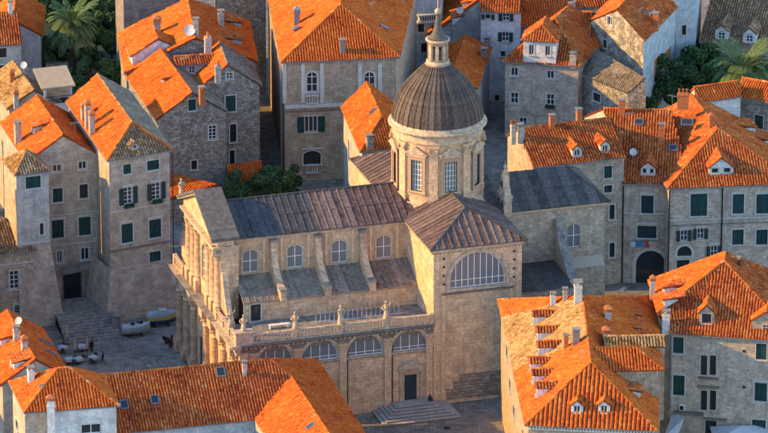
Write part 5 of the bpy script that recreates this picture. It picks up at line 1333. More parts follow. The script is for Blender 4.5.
h = hs('row_house', 'wide grey row house with hipped speckled roof and carved arch over its door', (668, 188), 14.2, wall=M_PALE)
h.quad((667.5, 188.5), (800, 183.5), (626, 131), 14.2, 4.9, 'd', ('hip', 'gable'), ins=(8.6, 0), tile='mix')
h.dormer('f', 721, 174, 3.2, 1.0, 'gable', rise=1.3, tile='mix', ww=1.0, wh=.75, nwin=2, win='dark', frame=M_WOOD, mull=(0, 0), wsill=.12)
h.chimney('l', 711, 128, .6, .6, 1.4, M_TERR, 'tent')
h.dormer('r', 752, 130, 3.6, 1.0, 'shed', tile='mix', ww=.9, wh=.6); h.dormer('r', 770, 143, 3.6, 1.0, 'shed', tile='mix', ww=.9, wh=.6)
h.win('f', 699, 205, 16.5, 22, 'shut', hood=True); h.win('f', 738.5, 204, 11, 19, 'shut', hood=True); h.win('f', 762.5, 204, 12, 19, 'shut', hood=True)
h.win('f', 684, 235.5, 7, 11, 'open', mull=(1, 1), shut=M_SHUTD, hood=True); h.win('f', 700.5, 233.5, 7, 11, 'open', mull=(1, 1), shut=M_SHUTD, hood=True); h.win('f', 714, 251, 7, 11, 'open', mull=(1, 1), shut=M_SHUTD, hood=True)
h.win('f', 738, 237, 11, 15, 'shut'); h.win('f', 762, 237, 11, 15, 'shut'); h.win('f', 684.5, 251, 14, 10, 'dark', rise='round', mull=(0, 0), tw=.3); h.win('f', 683, 266, 13, 12, 'dark', mull=(1, 0))
h.string('f', 219, 720, .16, .12); h.string('f', 224, 720, .1, .1, M_TRIMD); h.wall_pipe('f', 722.5, 188, 270, .1); h.wall_pipe('f', 669.5, 190, 280, .09)
h.finish()
h = hs('white_house', 'white walled house with orange ridge behind the row, below the palm', (700, 108), 17.5, wall=M_WHITE)
h.quad((697, 103), (742, 96.5), (690, 92), 17.5, 1.4, 'w', ('gable', 'gable'), tile='new', zb=8); h.finish()
h = hs('stone_house', 'grey rubble house with dark green window at the right edge', (746, 104), 16.5, wall=M_GREY)
h.quad((738.5, 97), (800, 108), (745, 84), 16.5, 1.8, 'w', ('gable', 'gable'), tile='new', zb=2); h.win('f', 759, 122, 9, 13, 'shut', tw=.1); h.finish()

# ------------------------------------------------------------------ foreground right
h = hs('corner_house', 'sunlit house with large orange hip roof and rows of small dormers, bottom right', (525, 425), 14.8, wall=M_ASH)
A, B, D, C = P(525, 425, 14.8), P(658, 431, 14.8), P(498, 300, 14.8), P(660, 297, 14.8)
zr = 20.6; r0 = P(591, 362, zr); r1 = P(583, 297, zr)
tl = 'new'
# left slope: new tiles below, older yellow tiles in the middle band, new at the top
t1, t2 = .42, .93
def on(a_, b_, t): return a_ + (b_ - a_) * t
La, Lb = on(A, D, t1), on(A, D, t2); Ra, Rb = on(r0, r1, .36), on(r0, r1, .98)
h.slope('l', [D, A, r0, r1], 'new')
h.slopes['l'] = ([La, A, r0, Ra], 'new', {}); h.slope('lm', [on(A, D, .86), La, Ra, r1], 'yel', bias=.05); h.slope('lu', [D, on(A, D, .86), r1], 'new')
h.slope('f', [A, B, r0], 'new', tw=.52); h.slope('r', [B, C, r1, r0], 'new'); h.slope('b', [C, D, r1], 'new'); h.ridge(D, r1, 'new'); h.ridge(C, r1, 'new')
h.ridge(A, r0, 'new'); h.ridge(B, r0, 'new'); h.ridge(r0, r1, 'new')
ex = (B - A).normalized(); o_ = .4
wa, wb, wc, wd = A + ex * .4 + Vector((0, .4, 0)), B + ex * -.4 + Vector((0, .4, 0)), C - ex * .4, D + ex * .4
for k_, p_, q_ in (('f', wa, wb), ('r', wb, wc), ('b', wc, wd), ('l', wd, wa)):
    L_ = Vector((q_.x - p_.x, q_.y - p_.y, 0)).length; h.face(k_, p_, q_, -.5, [(L_, 14.85), (0, 14.85)] )
h.gut += [(A, B), (D, A), (B, C)]
mb = MB(); f = h.faces['f']; u = (f['p1'] - f['p0']); L_ = u.length; u.normalize(); k = 40
for i in range(k): mb.obox(f['p0'] + u * (L_ * (i + .3) / k) + Vector((0, -.3, 14.3)), u * .2, (0, .3, 0), (0, 0, .3))
t_ = link('eaves_dentils', mb.mesh('eaves_dentils', h.loc), M_TRIMP, h.root); t_['kind'] = 'stuff'
h.string('f', 431.5, 590, .2, .2, M_TRIMP)
for px_, py_, sk in ((533, 324, 'lm'), (537, 340, 'lm'), (538, 355, 'lm'), (530, 371, 'l'), (533, 383, 'l'), (536.5, 396, 'l')):
    h.dormer(sk, px_, py_, 1.6, 1.4, 'gable', rise=.4, tile='mix', ww=1.0, wh=.7, win='dark', mull=(1, 0), wsill=.1)
for px_, py_ in ((577, 413), (604, 413)): h.dormer('f', px_, py_, 1.4, 1.1, 'gable', rise=.55, tile='new', ww=.8, wh=.9, win='pane', mull=(1, 0), wsill=.08)
h.dormer('r', 640, 318, 2.4, .8, 'shed', tile='new', ww=.9, wh=.5, win='dark', mull=(0, 0)); h.dormer('r', 640, 331, 2.4, .8, 'shed', tile='new', ww=.9, wh=.5, win='dark', mull=(0, 0)); h.dormer('r', 640, 395, 2.2, .9, 'shed', tile='mix', ww=.9, wh=.5)
h.aerial('r', 622, 305, 2.2, 60); h.aerial('l', 584, 366, 2.0); h.chimney('lu', 553, 305, .7, .6, 1.3, M_WHITE, 'slab'); h.chimney('lu', 565, 301, .5, .5, 1.4, M_RENDER, 'slab'); h.chimney('lm', 578, 302, 1.2, .9, 2.4, M_TRIMP, 'slab'); h.chimney('lm', 566, 348, .5, .5, 1.4, M_TERR, 'slab'); h.chimney('lm', 576, 344, .9, .8, 1.6, M_PIPE, 'slab')
h.chimney('r', 608, 320, .9, .8, 1.2, M_TRIMP, 'tent'); h.chimney('r', 606, 341, .9, .8, 1.2, M_TRIMP, 'tent')
# cross wing on the right
h.quad((597, 371.5), (664, 370), (594, 351.5), 18.7, 1.75, 'w', ('gable', 'hip'), ins=(0, 3.2), tile='new', zb=10, k='w', gutter=False)
h.quad((604, 347.5), (666, 346.5), (603, 336.5), 19.6, .7, 'w', ('gable', 'gable'), tile='yel', zb=10, k='x', gutter=False)
for px_, py_ in ((507, 352), (510, 384), (514, 411)): h.win('l', px_, py_, 1.3, 13, 'shut')
h.wall_pipe('l', 523.5, 430, 433, .05)
h.finish()

h = House('corner_house', 'stone corner house with speckled hip roof, green shutters and dormer, right edge', P(670, 333, 14.5), wall=M_PALE)
ze = 14.5; zr = 21.2
A, B = P(670, 333.5, ze), P(800, 342, ze); AP = P(724.5, 261, zr); BK = P(725.5, 252, zr); HL = P(657, 313, ze + 2.0); HB = P(648, 281, ze + 2.0); RB = P(850, 300, ze)
h.slope('f', [A, B, AP, HL], 'mix'); h.slope('l', [HB, HL, AP, BK], 'new'); h.slope('r', [B, RB, BK, AP], 'mix'); BB = P(652, 262, ze + 2)
h.ridge(HL, AP, 'new'); h.ridge(AP, B, 'new'); h.ridge(AP, BK, 'new'); h.ridge(HB, BK, 'new')
wa, wb = A + Vector((.15, .35, 0)), B + Vector((-.3, .35, 0)); hb = HB + Vector((.3, -.2, 0)); hl = HL + Vector((.3, .2, 0)); rb = RB + Vector((-.3, 0, 0))
for k_, p_, q_, t_ in (('f', wa, wb, None), ('l', hl, wa, (ze, ze + 1.9)), ('l2', hb, hl, (ze + 1.8, ze + 1.8)), ('r', wb, rb, None), ('b', rb, hb, (ze + 1.5, ze))):
    L_ = Vector((q_.x - p_.x, q_.y - p_.y, 0)).length; t_ = t_ or (ze, ze); h.face(k_, p_, q_, -.5, [(L_, t_[0] + .03), (0, t_[1] + .03)])
h.gut += [(A, B)]
h.win('f', 678.5, 345, 10.5, 16, 'shut', tw=.1); h.win('f', 679, 385, 11.5, 20, 'shut', hood=True)
for px_ in (703.8, 712.8):
    h.win('f', px_ + .3, 365, 6.6, 20, 'dark', mull=(0, 1), tw=.1, sill=(False)); h.win('f', px_ + .3, 400, 6.6, 20, 'dark', mull=(0, 1), tw=.1, sill=False)
h.wall_box('f', 708.5, 377.8, 21, 1.8, .3, 'window_sill', M_TRIMD); h.wall_box('f', 708.5, 386.3, 22, 1.8, .3, 'hood_moulding', M_TRIMD)
h.win('f', 761.5, 351.5, 11, 16, 'shut', tw=.1); h.win('f', 761, 392, 12, 18, 'shut', hood=True); h.win('f', 759, 427, 14, 14, 'shut')
for py_ in (351, 387): h.wall_box('f', 744, py_, 2.4, 2.6, .05, 'vent_hole', M_DARK)
h.wall_box('f', 682, 406.5, 5.5, 6.5, .35, 'air_conditioner', M_WHITE); h.wall_box('f', 682, 406.8, 3.6, 4.2, .37, 'fan_grille', M_DARK)
h.wall_box('f', 689, 412, 30, 2.2, .8, 'shop_canopy', M_TRIMD); h.wall_box('f', 715, 418.5, 24, 1.8, .5, 'shop_canopy', M_TRIMD)
h.win('f', 711, 429, 11, 18, 'dark', mull=(0, 0), sill=False)
h.wall_pipe('f', 671.5, 336, 408, .13, M_PIPE)
h.dormer('f', 706.5, 325, 1.9, 1.7, 'gable', rise=1.0, tile='mix', ww=1.15, wh=1.25, win='dark', mull=(0, 0), wsill=.25, wall=M_PINKP); h.dormer('f', 766, 333, 3.4, 1.7, 'gable', rise=1.1, tile='new', ww=.9, wh=.8, win='pane', wall=M_ASH)
h.aerial('r', 745, 268, 2.4, 30); h.chimney('f', 666, 328, .9, .8, 2.0, M_WHITE, 'slab'); h.chimney('r', 739, 266, .3, .3, .9, M_IRON, 'slab')
h.dormer('l', 664, 292, 1.8, .9, 'shed', tile='mix', ww=.8, wh=.5, win='pane'); h.dormer('l', 664, 304, 1.8, .9, 'shed', tile='mix', ww=.8, wh=.5, win='pane'); h.chimney('l', 652.5, 294, .6, .6, 1.8, M_TRIMP, 'tent')
h.finish()

# unseen houses added past the left edge to shade the square
for i, (x_, y_, w_, d_, z_, t_) in enumerate(((-64, -64, 12.5, 22, 21, 'mix'), (-82, -40, 14, 14, 17.5, 'new'), (-80, -92, 14, 16, 13, 'mix'), (-76, -15, 13, 16, 15, 'mix'))):
    h = House('stone_house', ['unseen house added to shade the square, speckled roof', 'unseen house on the rise left of the tower house, orange roof', 'unseen house left of the white plastered house', 'unseen house left of the garden palms'][i], (x_, y_), wall=M_BEIGE)
    h.quad(Vector((x_, y_, z_)), Vector((x_ + w_, y_ + 1.5, z_)), Vector((x_ - 1.5, y_ + d_, z_)), z_, 3.2, 'd', tile=t_, world=True); h.finish()
# ------------------------------------------------------------------ trees and palms
def leaf_cloud(clumps, n, size, seed):
    rg = np.random.default_rng(seed); k = len(clumps); per = n // k; V = []; T = []
    for (cx, cy, cz, r) in clumps:
        d = rg.normal(size=(per, 3)); d /= np.linalg.norm(d, axis=1, keepdims=True)
        rad = r * (.45 + .6 * rg.random(per) ** .5); c = np.array((cx, cy, cz)) + d * rad[:, None] * np.array((1, 1, .8))
        a = rg.normal(size=(per, 3)); a /= np.linalg.norm(a, axis=1, keepdims=True)
        b = np.cross(a, rg.normal(size=(per, 3))); b /= np.linalg.norm(b, axis=1, keepdims=True)
        s1 = size * (.6 + .8 * rg.random(per))[:, None]
        V.append(np.stack([c - a * s1, c - b * s1 * .5, c + a * s1, c + b * s1 * .5], 1).reshape(-1, 3))
        tn = np.clip(rg.normal(rg.uniform(.2, .75), .2, per), 0, 1); T.append(np.repeat(np.stack([tn, tn, tn, np.ones(per)], 1), 4, 0))
    V = np.concatenate(V); F = np.arange(len(V)).reshape(-1, 4); return V, F, np.concatenate(T)
TSEED = [50]
def tree(label, px, py, h, r, name='tree', mat=None, n=8000, group=None, flat=.75):
    TSEED[0] += 1; rr = random.Random(TSEED[0]); b = P(px, py, 0); t = thing(name, label, 'tree', b, 0, group)
    mb = MB(); th = h - r * .6; mb.tube([(0, 0, -.3), (.1, .05, th * .5), (.05, -.1, th)], [.28, .2, .14], 8)
    cl = []
    for i in range(17):
        a = rr.uniform(0, 6.28); q = rr.random() ** .5 * r * .95; z = th + rr.uniform(-.6, 1.1) * r * flat
        cl.append((q * math.cos(a), q * math.sin(a), z, r * rr.uniform(.18, .36)))
        if i < 5: mb.tube([(.05, -.1, th * .8), (q * .5 * math.cos(a), q * .5 * math.sin(a), (z + th) / 2), (q * math.cos(a), q * math.sin(a), z)], [.1, .07, .03], 5)
    cl.append((0, 0, th, r * .4))
    link('trunk', mb.mesh('trunk'), M_BARK, t)
    link('crown', arrays_mesh('crown', [leaf_cloud(cl, n, .26, TSEED[0])], (0, 0, 0), mat or M_LEAF), None, t)
    return t
GL = 'trees of the walled garden'
for lb, px, py, hh, rr_ in (('dark evergreen left of the tall palm at the picture top', 35, 38, 6.5, 3.2), ('dark evergreen behind the tall palm crown', 66, 32, 7.5, 3.6), ('dark broad tree right of the tall palm', 96, 60, 7.0, 3.8),
                            ('dark tree beside the pinkish stone wall', 112, 68, 6.5, 3.4), ('dark low tree at the foot of the tall palm', 90, 78, 4.0, 2.4), ('dark bushy tree at the top edge near the pinkish wall', 108, 30, 7.0, 3.6), ('shrub between small palm and orange roof', 22, 72, 3.0, 2.0), ('dark tree at the very top left of the tall palm', 52, 20, 6.5, 3.4), ('dark tree at the very top right of the tall palm', 84, 14, 6.5, 3.6), ('low dark tree between the two palms', 56, 66, 3.6, 2.4), ('dark shrubby tree by the lane under the pinkish wall', 118, 92, 4.5, 2.6), ('low dark tree behind the flat tan roof', 76, 96, 3.6, 2.2)):
    tree(lb, px, py, hh, rr_, group=GL)
for lb, px, py, hh, rr_ in (('round dark tree below the tall shuttered blue wall', 656, 120, 7.5, 4.0), ('dark tree under the two arched dormers', 684, 100, 7.5, 4.2), ('dark tree left of the right hand palm', 708, 108, 7.0, 3.8), ('dark tree between blue wall and arched dormers', 668, 96, 6.5, 3.8),
                            ('small dark tree behind the terracotta chimney pots', 690, 120, 6.5, 3.6), ('dark shrub beside the weathered lean-to house', 640, 128, 4.0, 2.2), ('dark tree right of the palm at the right edge', 764, 100, 5.0, 3.0), ('green tree filling the corner below the arched dormers', 694, 84, 5.5, 3.4), ('green tree against the pale blue wall', 676, 84, 6.0, 3.2)):
    tree(lb, px, py, hh, rr_, group='trees behind the row houses')
for lb, px, py, hh, rr_ in (('dark green tree in front of the palace door', 282, 205, 4.4, 2.6), ('dark green tree above the nave roof left of the palace', 264, 205, 4.6, 2.6), ('bushy tree beside the red lean-to', 243, 210, 4.2, 2.4)):
    tree(lb, px, py, hh, rr_, group='trees behind the nave')

FROND = []
def frond_mesh(L, up, droop, seed):
    rr = random.Random(seed); V = []; F = []; T = []; k = 34
    path = lambda t: Vector((L * (t - .18 * t * t), 0, up * t * L - droop * t * t * L))
    for i in range(12):
        a, b = path(i / 12), path((i + 1) / 12); w0 = .05 * (1 - i / 13)
        base = len(V); V += [a + Vector((0, -w0, 0)), a + Vector((0, w0, 0)), b + Vector((0, w0 * .9, 0)), b + Vector((0, -w0 * .9, 0))]; F.append((base, base + 1, base + 2, base + 3)); T += [(.85, .8, .8, 1)] * 4
    for i in range(k):
        t = .14 + .86 * i / k; p = path(t); d = (path(min(1, t + .03)) - path(t - .03)).normalized(); ln = .75 * math.sin(math.pi * (.16 + .8 * t)) + .12
        for s_ in (-1, 1):
            out = (d * .75 + Vector((0, s_, 0)) * .8 + Vector((0, 0, .18 - .25 * rr.random()))).normalized(); tip = p + out * ln + Vector((0, 0, -.18 * ln)); w_ = d * .055
            base = len(V); m_ = p + out * ln * .5 + Vector((0, 0, .03)); V += [p - w_ * .6, m_ - w_, tip, m_ + w_]; F.append((base, base + 1, base + 2, base + 3)); tn = rr.uniform(.1, .9); T += [(tn, tn, tn, 1)] * 4
    return arrays_mesh('frond', [(np.array([tuple(v) for v in V]), np.array(F), np.array(T))], (0, 0, 0), M_PALM)
for i, (u_, d_) in enumerate(((.95, .75), (.55, .8), (.2, .75), (-.1, .75), (1.4, .7))): FROND.append(frond_mesh(1.0 * 3.7, u_, d_, i))
def palm(label, px, py, z, sc, nf=54, tr=.42, seed=1):
    b = P(px, py, z); t = thing('palm_tree', label, 'palm', Vector((b.x, b.y, 0)), 0, 'date palms'); rr = random.Random(seed)
    mb = MB(); zt = z; ps = [(0, 0, -.3 + (zt + .3) * i / 10) for i in range(11)]; mb.tube(ps, [tr * (1.15 - .25 * i / 10 + .06 * (i % 2)) for i in range(11)], 10); mb.lathe([(tr, zt - .9), (tr * 1.5, zt - .5), (tr * 1.6, zt - .1), (.1, zt + .3)], (0, 0, 0), 10)
    link('trunk', mb.mesh('trunk'), M_BARK, t)
    for i in range(nf):
        f = i / nf; k = 4 if f < .12 else 0 if f < .35 else 1 if f < .6 else 2 if f < .82 else 3
        o = link('frond', FROND[k], None, t, (0, 0, zt - .1), i * 2.399 + rr.uniform(-.2, .2)); s_ = sc * rr.uniform(.85, 1.1); o.scale = (s_, s_, s_)
palm('tall palm with full drooping crown at the upper left', 71.5, 24, 8.0, 1.22, 84, .48, 1)
palm('small palm with stubby trunk left of the tall one', 42, 50, 3.2, .8, 40, .45, 2)
palm('palm with sunlit fronds behind the row houses on the right', 743, 70, 8.5, 1.4, 84, .45, 3)
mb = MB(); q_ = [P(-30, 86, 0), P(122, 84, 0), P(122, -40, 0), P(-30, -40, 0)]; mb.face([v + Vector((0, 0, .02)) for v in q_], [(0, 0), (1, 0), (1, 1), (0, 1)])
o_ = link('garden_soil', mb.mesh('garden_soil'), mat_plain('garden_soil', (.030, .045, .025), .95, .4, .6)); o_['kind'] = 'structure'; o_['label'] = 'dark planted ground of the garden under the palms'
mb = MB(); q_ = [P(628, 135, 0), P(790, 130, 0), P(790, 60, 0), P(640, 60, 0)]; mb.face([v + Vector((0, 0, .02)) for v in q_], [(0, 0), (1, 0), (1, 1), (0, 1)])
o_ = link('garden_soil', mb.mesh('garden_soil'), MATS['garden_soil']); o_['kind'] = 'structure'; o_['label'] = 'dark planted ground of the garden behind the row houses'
# garden wall beneath the left palms
g_ = House('garden_wall', 'pale garden wall below the tall palm', P(50, 76, 0), cat='wall', wall=M_PLAST)
a_, b_ = P(46, 78, 0), P(100, 74, 0)
mbw = MB(); u_ = b_ - a_; mbw.obox(a_ + Vector((0, 0, -.3)), u_, (0, .4, 0), (0, 0, 2.4)); link('wall', mbw.mesh('wall', g_.loc), M_PLAST, g_.root)
mbw = MB(); mbw.obox(a_ + Vector((0, -.08, 2.1)), u_, (0, .56, 0), (0, 0, .14)); link('coping', mbw.mesh('coping', g_.loc), M_WEATH, g_.root)

# ------------------------------------------------------------------ statues on the balustrades
def statue(label, u, y, z, hgt, seed, arm=1, halo=False):
    rr = random.Random(seed); wp = cath.matrix_basis @ Vector((u, y, z)); t = thing('statue', label, 'statue', wp, CTH + rr.uniform(-.6, .6), 'statues on the cathedral parapets'); s_ = hgt / 2.0
    vs = []; fs = []; n = 14
    rings_ = [(0, .34, .26, 0, 0), (.25, .33, .25, .01, 0), (.6, .29, .22, .02, .01), (.95, .24, .19, .04, .02), (1.15, .27, .20, .03, .02), (1.4, .31, .19, 0, .01), (1.52, .24, .15, 0, 0), (1.58, .10, .09, 0, -.01), (1.66, .085, .085, 0, -.01), (1.7, .11, .12, 0, -.03), (1.8, .13, .15, 0, -.03), (1.9, .115, .13, 0, -.02), (1.98, .05, .06, 0, -.02)]
    for (z_, rx, ry, ox, oy) in rings_:
        for k in range(n):
            a = 2 * math.pi * k / n; fold = 1 + (.10 * math.sin(a * 5 + seed) if z_ < 1.3 else 0); vs.append(((rx * fold * math.cos(a) * .86 + ox) * s_, (ry * fold * math.sin(a) + oy) * s_, z_ * s_))
    for i in range(len(rings_) - 1):
        for k in range(n): fs.append((i * n + k, i * n + (k + 1) % n, (i + 1) * n + (k + 1) % n, (i + 1) * n + k))
    mb = MB(); mb.idx(vs, fs); mb.face([vs[(len(rings_) - 1) * n + k] for k in range(n)])
    S = lambda *p: tuple(q * s_ for q in p)
    if arm: mb.tube([S(.28, 0, 1.42), S(.42, -.12, 1.25 if arm == 1 else 1.6), S(.30 if arm == 1 else .5, -.34, 1.2 if arm == 1 else 2.0)], [.1 * s_, .085 * s_, .05 * s_], 7)
    mb.tube([S(-.28, 0, 1.42), S(-.4, -.05, 1.12), S(-.18, -.3, 1.05)], [.1 * s_, .085 * s_, .05 * s_], 7)
    link('figure', mb.mesh('figure'), M_TRIM, t)
    mb = MB(); mb.box(-.36 * s_, .36 * s_, -.3 * s_, .3 * s_, -.0, .02 * s_ + .02)
    link('plinth', mb.mesh('plinth'), M_TRIM, t)
    if arm == 2:
        mb = MB(); mb.tube([S(.5, -.34, .9), S(.5, -.34, 2.5)], .03, 5); mb.tube([S(.3, -.34, 2.25), S(.7, -.34, 2.25)], .025, 5); link('staff', mb.mesh('staff'), M_TRIMD, t)
bt = 11.04 + 1.35
statue('stone statue on the long balustrade nearest the west front', -17.94, -.15, bt, 2.3, 1, 1)
statue('bright robed statue at the middle of the long balustrade', -12.08, -.15, bt, 2.5, 2, 1)
statue('statue with raised staff on the long balustrade by the transept', -6.2, -.15, bt, 2.4, 3, 2)
statue('statue on the west corner pier of the balustrade', FX + .5, -.03, 12.8, 2.2, 4, 1)
statue('golden lit statue on the short west balustrade', FX - .35, 3.03, 12.42, 2.2, 5, 2)
statue('golden lit statue high at the far end of the west pediment', FX - .6, UY1 + .5, pz0 + .42, 2.3, 6, 1)

# rack of slanted white slats and a bench on the cathedral terrace
t = thing('slatted_rack', 'row of slanted white slats lying on the cathedral terrace', 'rack', cath.matrix_basis @ Vector((-10, 4.2, 11.04)), CTH)
mb = MB(); mb.box(-4, 7.5, -.05, .05, 0, .1); link('rail', mb.mesh('rail'), M_PLATE, t)
sl = MB(); sl.obox((-.025, 0, .1), (.05, 0, 0), (.35, 1.05, .75), (0, -.03, .05)); slm = sl.mesh('slat')
for i in range(19): link('slat', slm, M_PLATE, t, (-4 + i * .6, 0, 0))
t = thing('bench', 'low white bench on the cathedral terrace by the doorway', 'bench', cath.matrix_basis @ Vector((-18.8, 4.0, 11.04)), CTH)
mb = MB(); mb.box(-1.3, 1.3, -.25, .25, .42, .5); link('seat', mb.mesh('seat'), M_WOOD, t)
lg = MB(); lg.box(-.05, .05, -.22, .22, 0, .42); lgm = lg.mesh('leg')
for x_ in (-1.15, 1.15): link('leg', lgm, M_WOOD, t, (x_, 0, 0))

# ------------------------------------------------------------------ west steps, square steps
for i in range(5):
    mb = MB(); mb.box(FX - 2.2 - .75 * (4 - i) - .75, FX - 1.45, 3.5 - (4 - i) * .3, 23.5 + (4 - i) * .3, -.1 if i == 0 else i * .165 + .002, (i + 1) * .165); cp('west_step', mb, M_WEATH)
sq = thing('stone_stairs', 'broad worn stone steps rising from the square to the tall houses', 'stairs', P(90, 342, 0))
A0, A1 = P(66, 344, 0), P(122, 337.5, 0); up_ = Vector((-.25, 1, 0)).normalized()
for i in range(9):
    mb = MB(); a_ = A0 + up_ * .68 * i; mb.obox(a_ + Vector((0, 0, -.1)) - sq.location, A1 - A0 - up_ * 0, up_ * (12 - .68 * i), (0, 0, .1 + (i + 1) * .155)); link('step', mb.mesh('step'), M_WEATH, sq)
mb = MB(); q = P(112, 331, 0) - sq.location; mb.obox(q, (1.1, .1, 0), (-.3, 1.6, 0), (0, 0, 1.9)); mb.obox(q + Vector((-.08, -.08, 1.9)), (1.26, .1, 0), (-.3, 1.76, 0), (0, 0, .15)); link('end_block', mb.mesh('end_block'), M_WEATH, sq)

# ------------------------------------------------------------------ boats
M_BWHITE = mat_plain('boat_white', (.40, .42, .42), .5, .15); M_BBLUE = mat_plain('boat_blue', (.03, .08, .17), .4, .15); M_BYEL = mat_plain('boat_yellow', (.55, .38, .06), .45, .15); M_TARP = mat_plain('boat_cover', (.36, .39, .39), .8, .3, 2.5)
def boat(label, px, py, L, W, H, rz, cols, cover):
    t = thing('boat', label, 'boat', P(px, py, 0), R(rz), 'boats parked on the square'); n = 14
    def sec(i, f):
        tt = i / n; hw = W / 2 * (1 - max(0, (tt - .45) / .55) ** 2.4) * (.82 + .18 * min(1, tt / .25)); kz = .25 + .3 * max(0, (tt - .65) / .35) ** 2; gz = H + .28 * tt ** 2
        prof = [(0, 0), (.62, .1), (.86, .38), (.96, .7), (1.0, 1.0)]
        k = f * 4; a = int(min(3, k)); fr = k - a; y = prof[a][0] + (prof[a + 1][0] - prof[a][0]) * fr; z = prof[a][1] + (prof[a + 1][1] - prof[a][1]) * fr
        return tt * L - L / 2, hw * y, kz + (gz - kz) * z
    def band(f0, f1, m, nm, off=0):
        mb = MB(); vs = []; fs = []; st = 4; fr = [f0 + (f1 - f0) * j / st for j in range(st + 1)]
        for s_ in (-1, 1):
            b0 = len(vs)
            for i in range(n + 1):
                for f in fr: x, y, z = sec(i, f); vs.append((x, s_ * (y + off), z))
            for i in range(n):
                for j in range(st): a = b0 + i * (st + 1) + j; fs.append((a, a + st + 1, a + st + 2, a + 1))
        mb.idx(vs, fs)
        mb.face([vs[j] for j in range(st + 1)] + [vs[(n + 1) * (st + 1) + j] for j in range(st, -1, -1)]); link(nm, mb.mesh(nm), m, t)
    band(0, .55, cols[0], 'hull'); band(.56, .78, cols[1], 'stripe', .01); band(.785, 1.0, cols[2], 'gunwale', .02)
    mb = MB()
    for i in range(n):
        x0, y0, z0 = sec(i, .97); x1, y1, z1 = sec(i + 1, .97); c = .22 if cover else -.22
        mb.face([(x0, -y0, z0), (x1, -y1, z1), (x1, 0, z1 + c), (x0, 0, z0 + c)]); mb.face([(x0, 0, z0 + c), (x1, 0, z1 + c), (x1, y1, z1), (x0, y0, z0)])
    link('boat_cover' if cover else 'deck', mb.mesh('deck'), M_TARP, t)
    mb = MB()
    for x_ in (-L * .25, L * .2): mb.box(x_ - .1, x_ + .1, -W * .45, W * .45, 0, .28)
    for x_ in (-L * .25, L * .2): mb.box(x_ - .1, x_ + .1, -.12, .12, .28, .4)
    link('cradle', mb.mesh('cradle'), M_WOODD, t)
    if not cover:
        mb = MB(); mb.box(-L * .1, L * .16, -W * .25, W * .25, H - .1, H + .45); link('cabin', mb.mesh('cabin'), M_BWHITE, t)
    else:
        mb = MB(); rr = random.Random(4)
        for _ in range(9): x_, y_ = rr.uniform(-L * .25, L * .2), rr.uniform(-.3, .3); mb.obox((x_, y_, H + .2), (.35, rr.uniform(-.2, .2), 0), (0, .25, 0), (0, 0, .18))
        c = link('gear', mb.mesh('gear'), M_IRON, t); c['kind'] = 'stuff'
boat('small white boat under a pale cover on the square', 136, 335, 3.7, 1.7, 1.35, 12, (M_TARP, M_TARP, M_BWHITE), True)
boat('blue and white boat with a yellow stripe by the corner house', 162, 325, 4.0, 1.9, 1.7, 10, (M_BBLUE, M_BYEL, M_BWHITE), False)

# ------------------------------------------------------------------ scooter
M_RED = mat_plain('scooter_red', (.16, .02, .02), .35, .1, spec=.5); M_BLACK = mat_plain('black_rubber', (.015, .015, .016), .7, .1)
def scooter(label, px, py, rz):
    t = thing('scooter', label, 'scooter', P(px, py, 0), R(rz), 'scooters by the west columns')
    for x_ in (-.62, .62):
        mb = MB(); vs = []; fs = []
        for i in range(16):
            a = 2 * math.pi * i / 16
            for j in range(6): b = 2 * math.pi * j / 6; r_ = .2 + .06 * math.cos(b); vs.append((x_ + r_ * math.cos(a), .06 * math.sin(b), .26 + r_ * math.sin(a)))
        for i in range(16):
            for j in range(6): fs.append((i * 6 + j, ((i + 1) % 16) * 6 + j, ((i + 1) % 16) * 6 + (j + 1) % 6, i * 6 + (j + 1) % 6))
        mb.idx(vs, fs); wv = link('wheel', mb.mesh('wheel'), M_BLACK, t); mb = MB(); mb.tube([(x_, -.04, .26), (x_, .04, .26)], .13, 12); link('hub', mb.mesh('hub'), M_PIPE, wv)
    mb = MB(); mb.prism([(-.95, -.2, .55), (-.25, -.2, .3), (.1, -.2, .25), (.3, -.2, .3), (.42, -.2, .95), (.34, -.2, .98), (.1, -.2, .38), (-.15, -.2, .42), (-.25, -.2, .72), (-.9, -.2, .78)], (0, .4, 0)); link('body', mb.mesh('body'), M_RED, t)
    mb = MB(); mb.prism([(-.85, -.17, .79), (-.2, -.17, .74), (-.22, -.17, .86), (-.8, -.17, .9)], (0, .34, 0)); link('seat', mb.mesh('seat'), M_BLACK, t)
    mb = MB(); mb.tube([(.62, 0, .3), (.4, 0, .95), (.34, 0, 1.08)], .035, 6); mb.tube([(.28, -.34, 1.1), (.36, 0, 1.07), (.28, .34, 1.1)], .03, 6); link('handlebar', mb.mesh('handlebar'), M_IRON, t)
    mb = MB(); mb.ball((.43, 0, .88), .1, 10, 6); link('headlight', mb.mesh('headlight'), M_BWHITE, t); mb = MB(); mb.box(-1.15, -.8, -.18, .18, .86, 1.18); link('top_box', mb.mesh('top_box'), M_BLACK, t)
scooter('dark red scooter parked nearest the cathedral west columns', 175, 347, 25); scooter('dark red scooter parked just behind another by the west columns', 170, 343, 40)

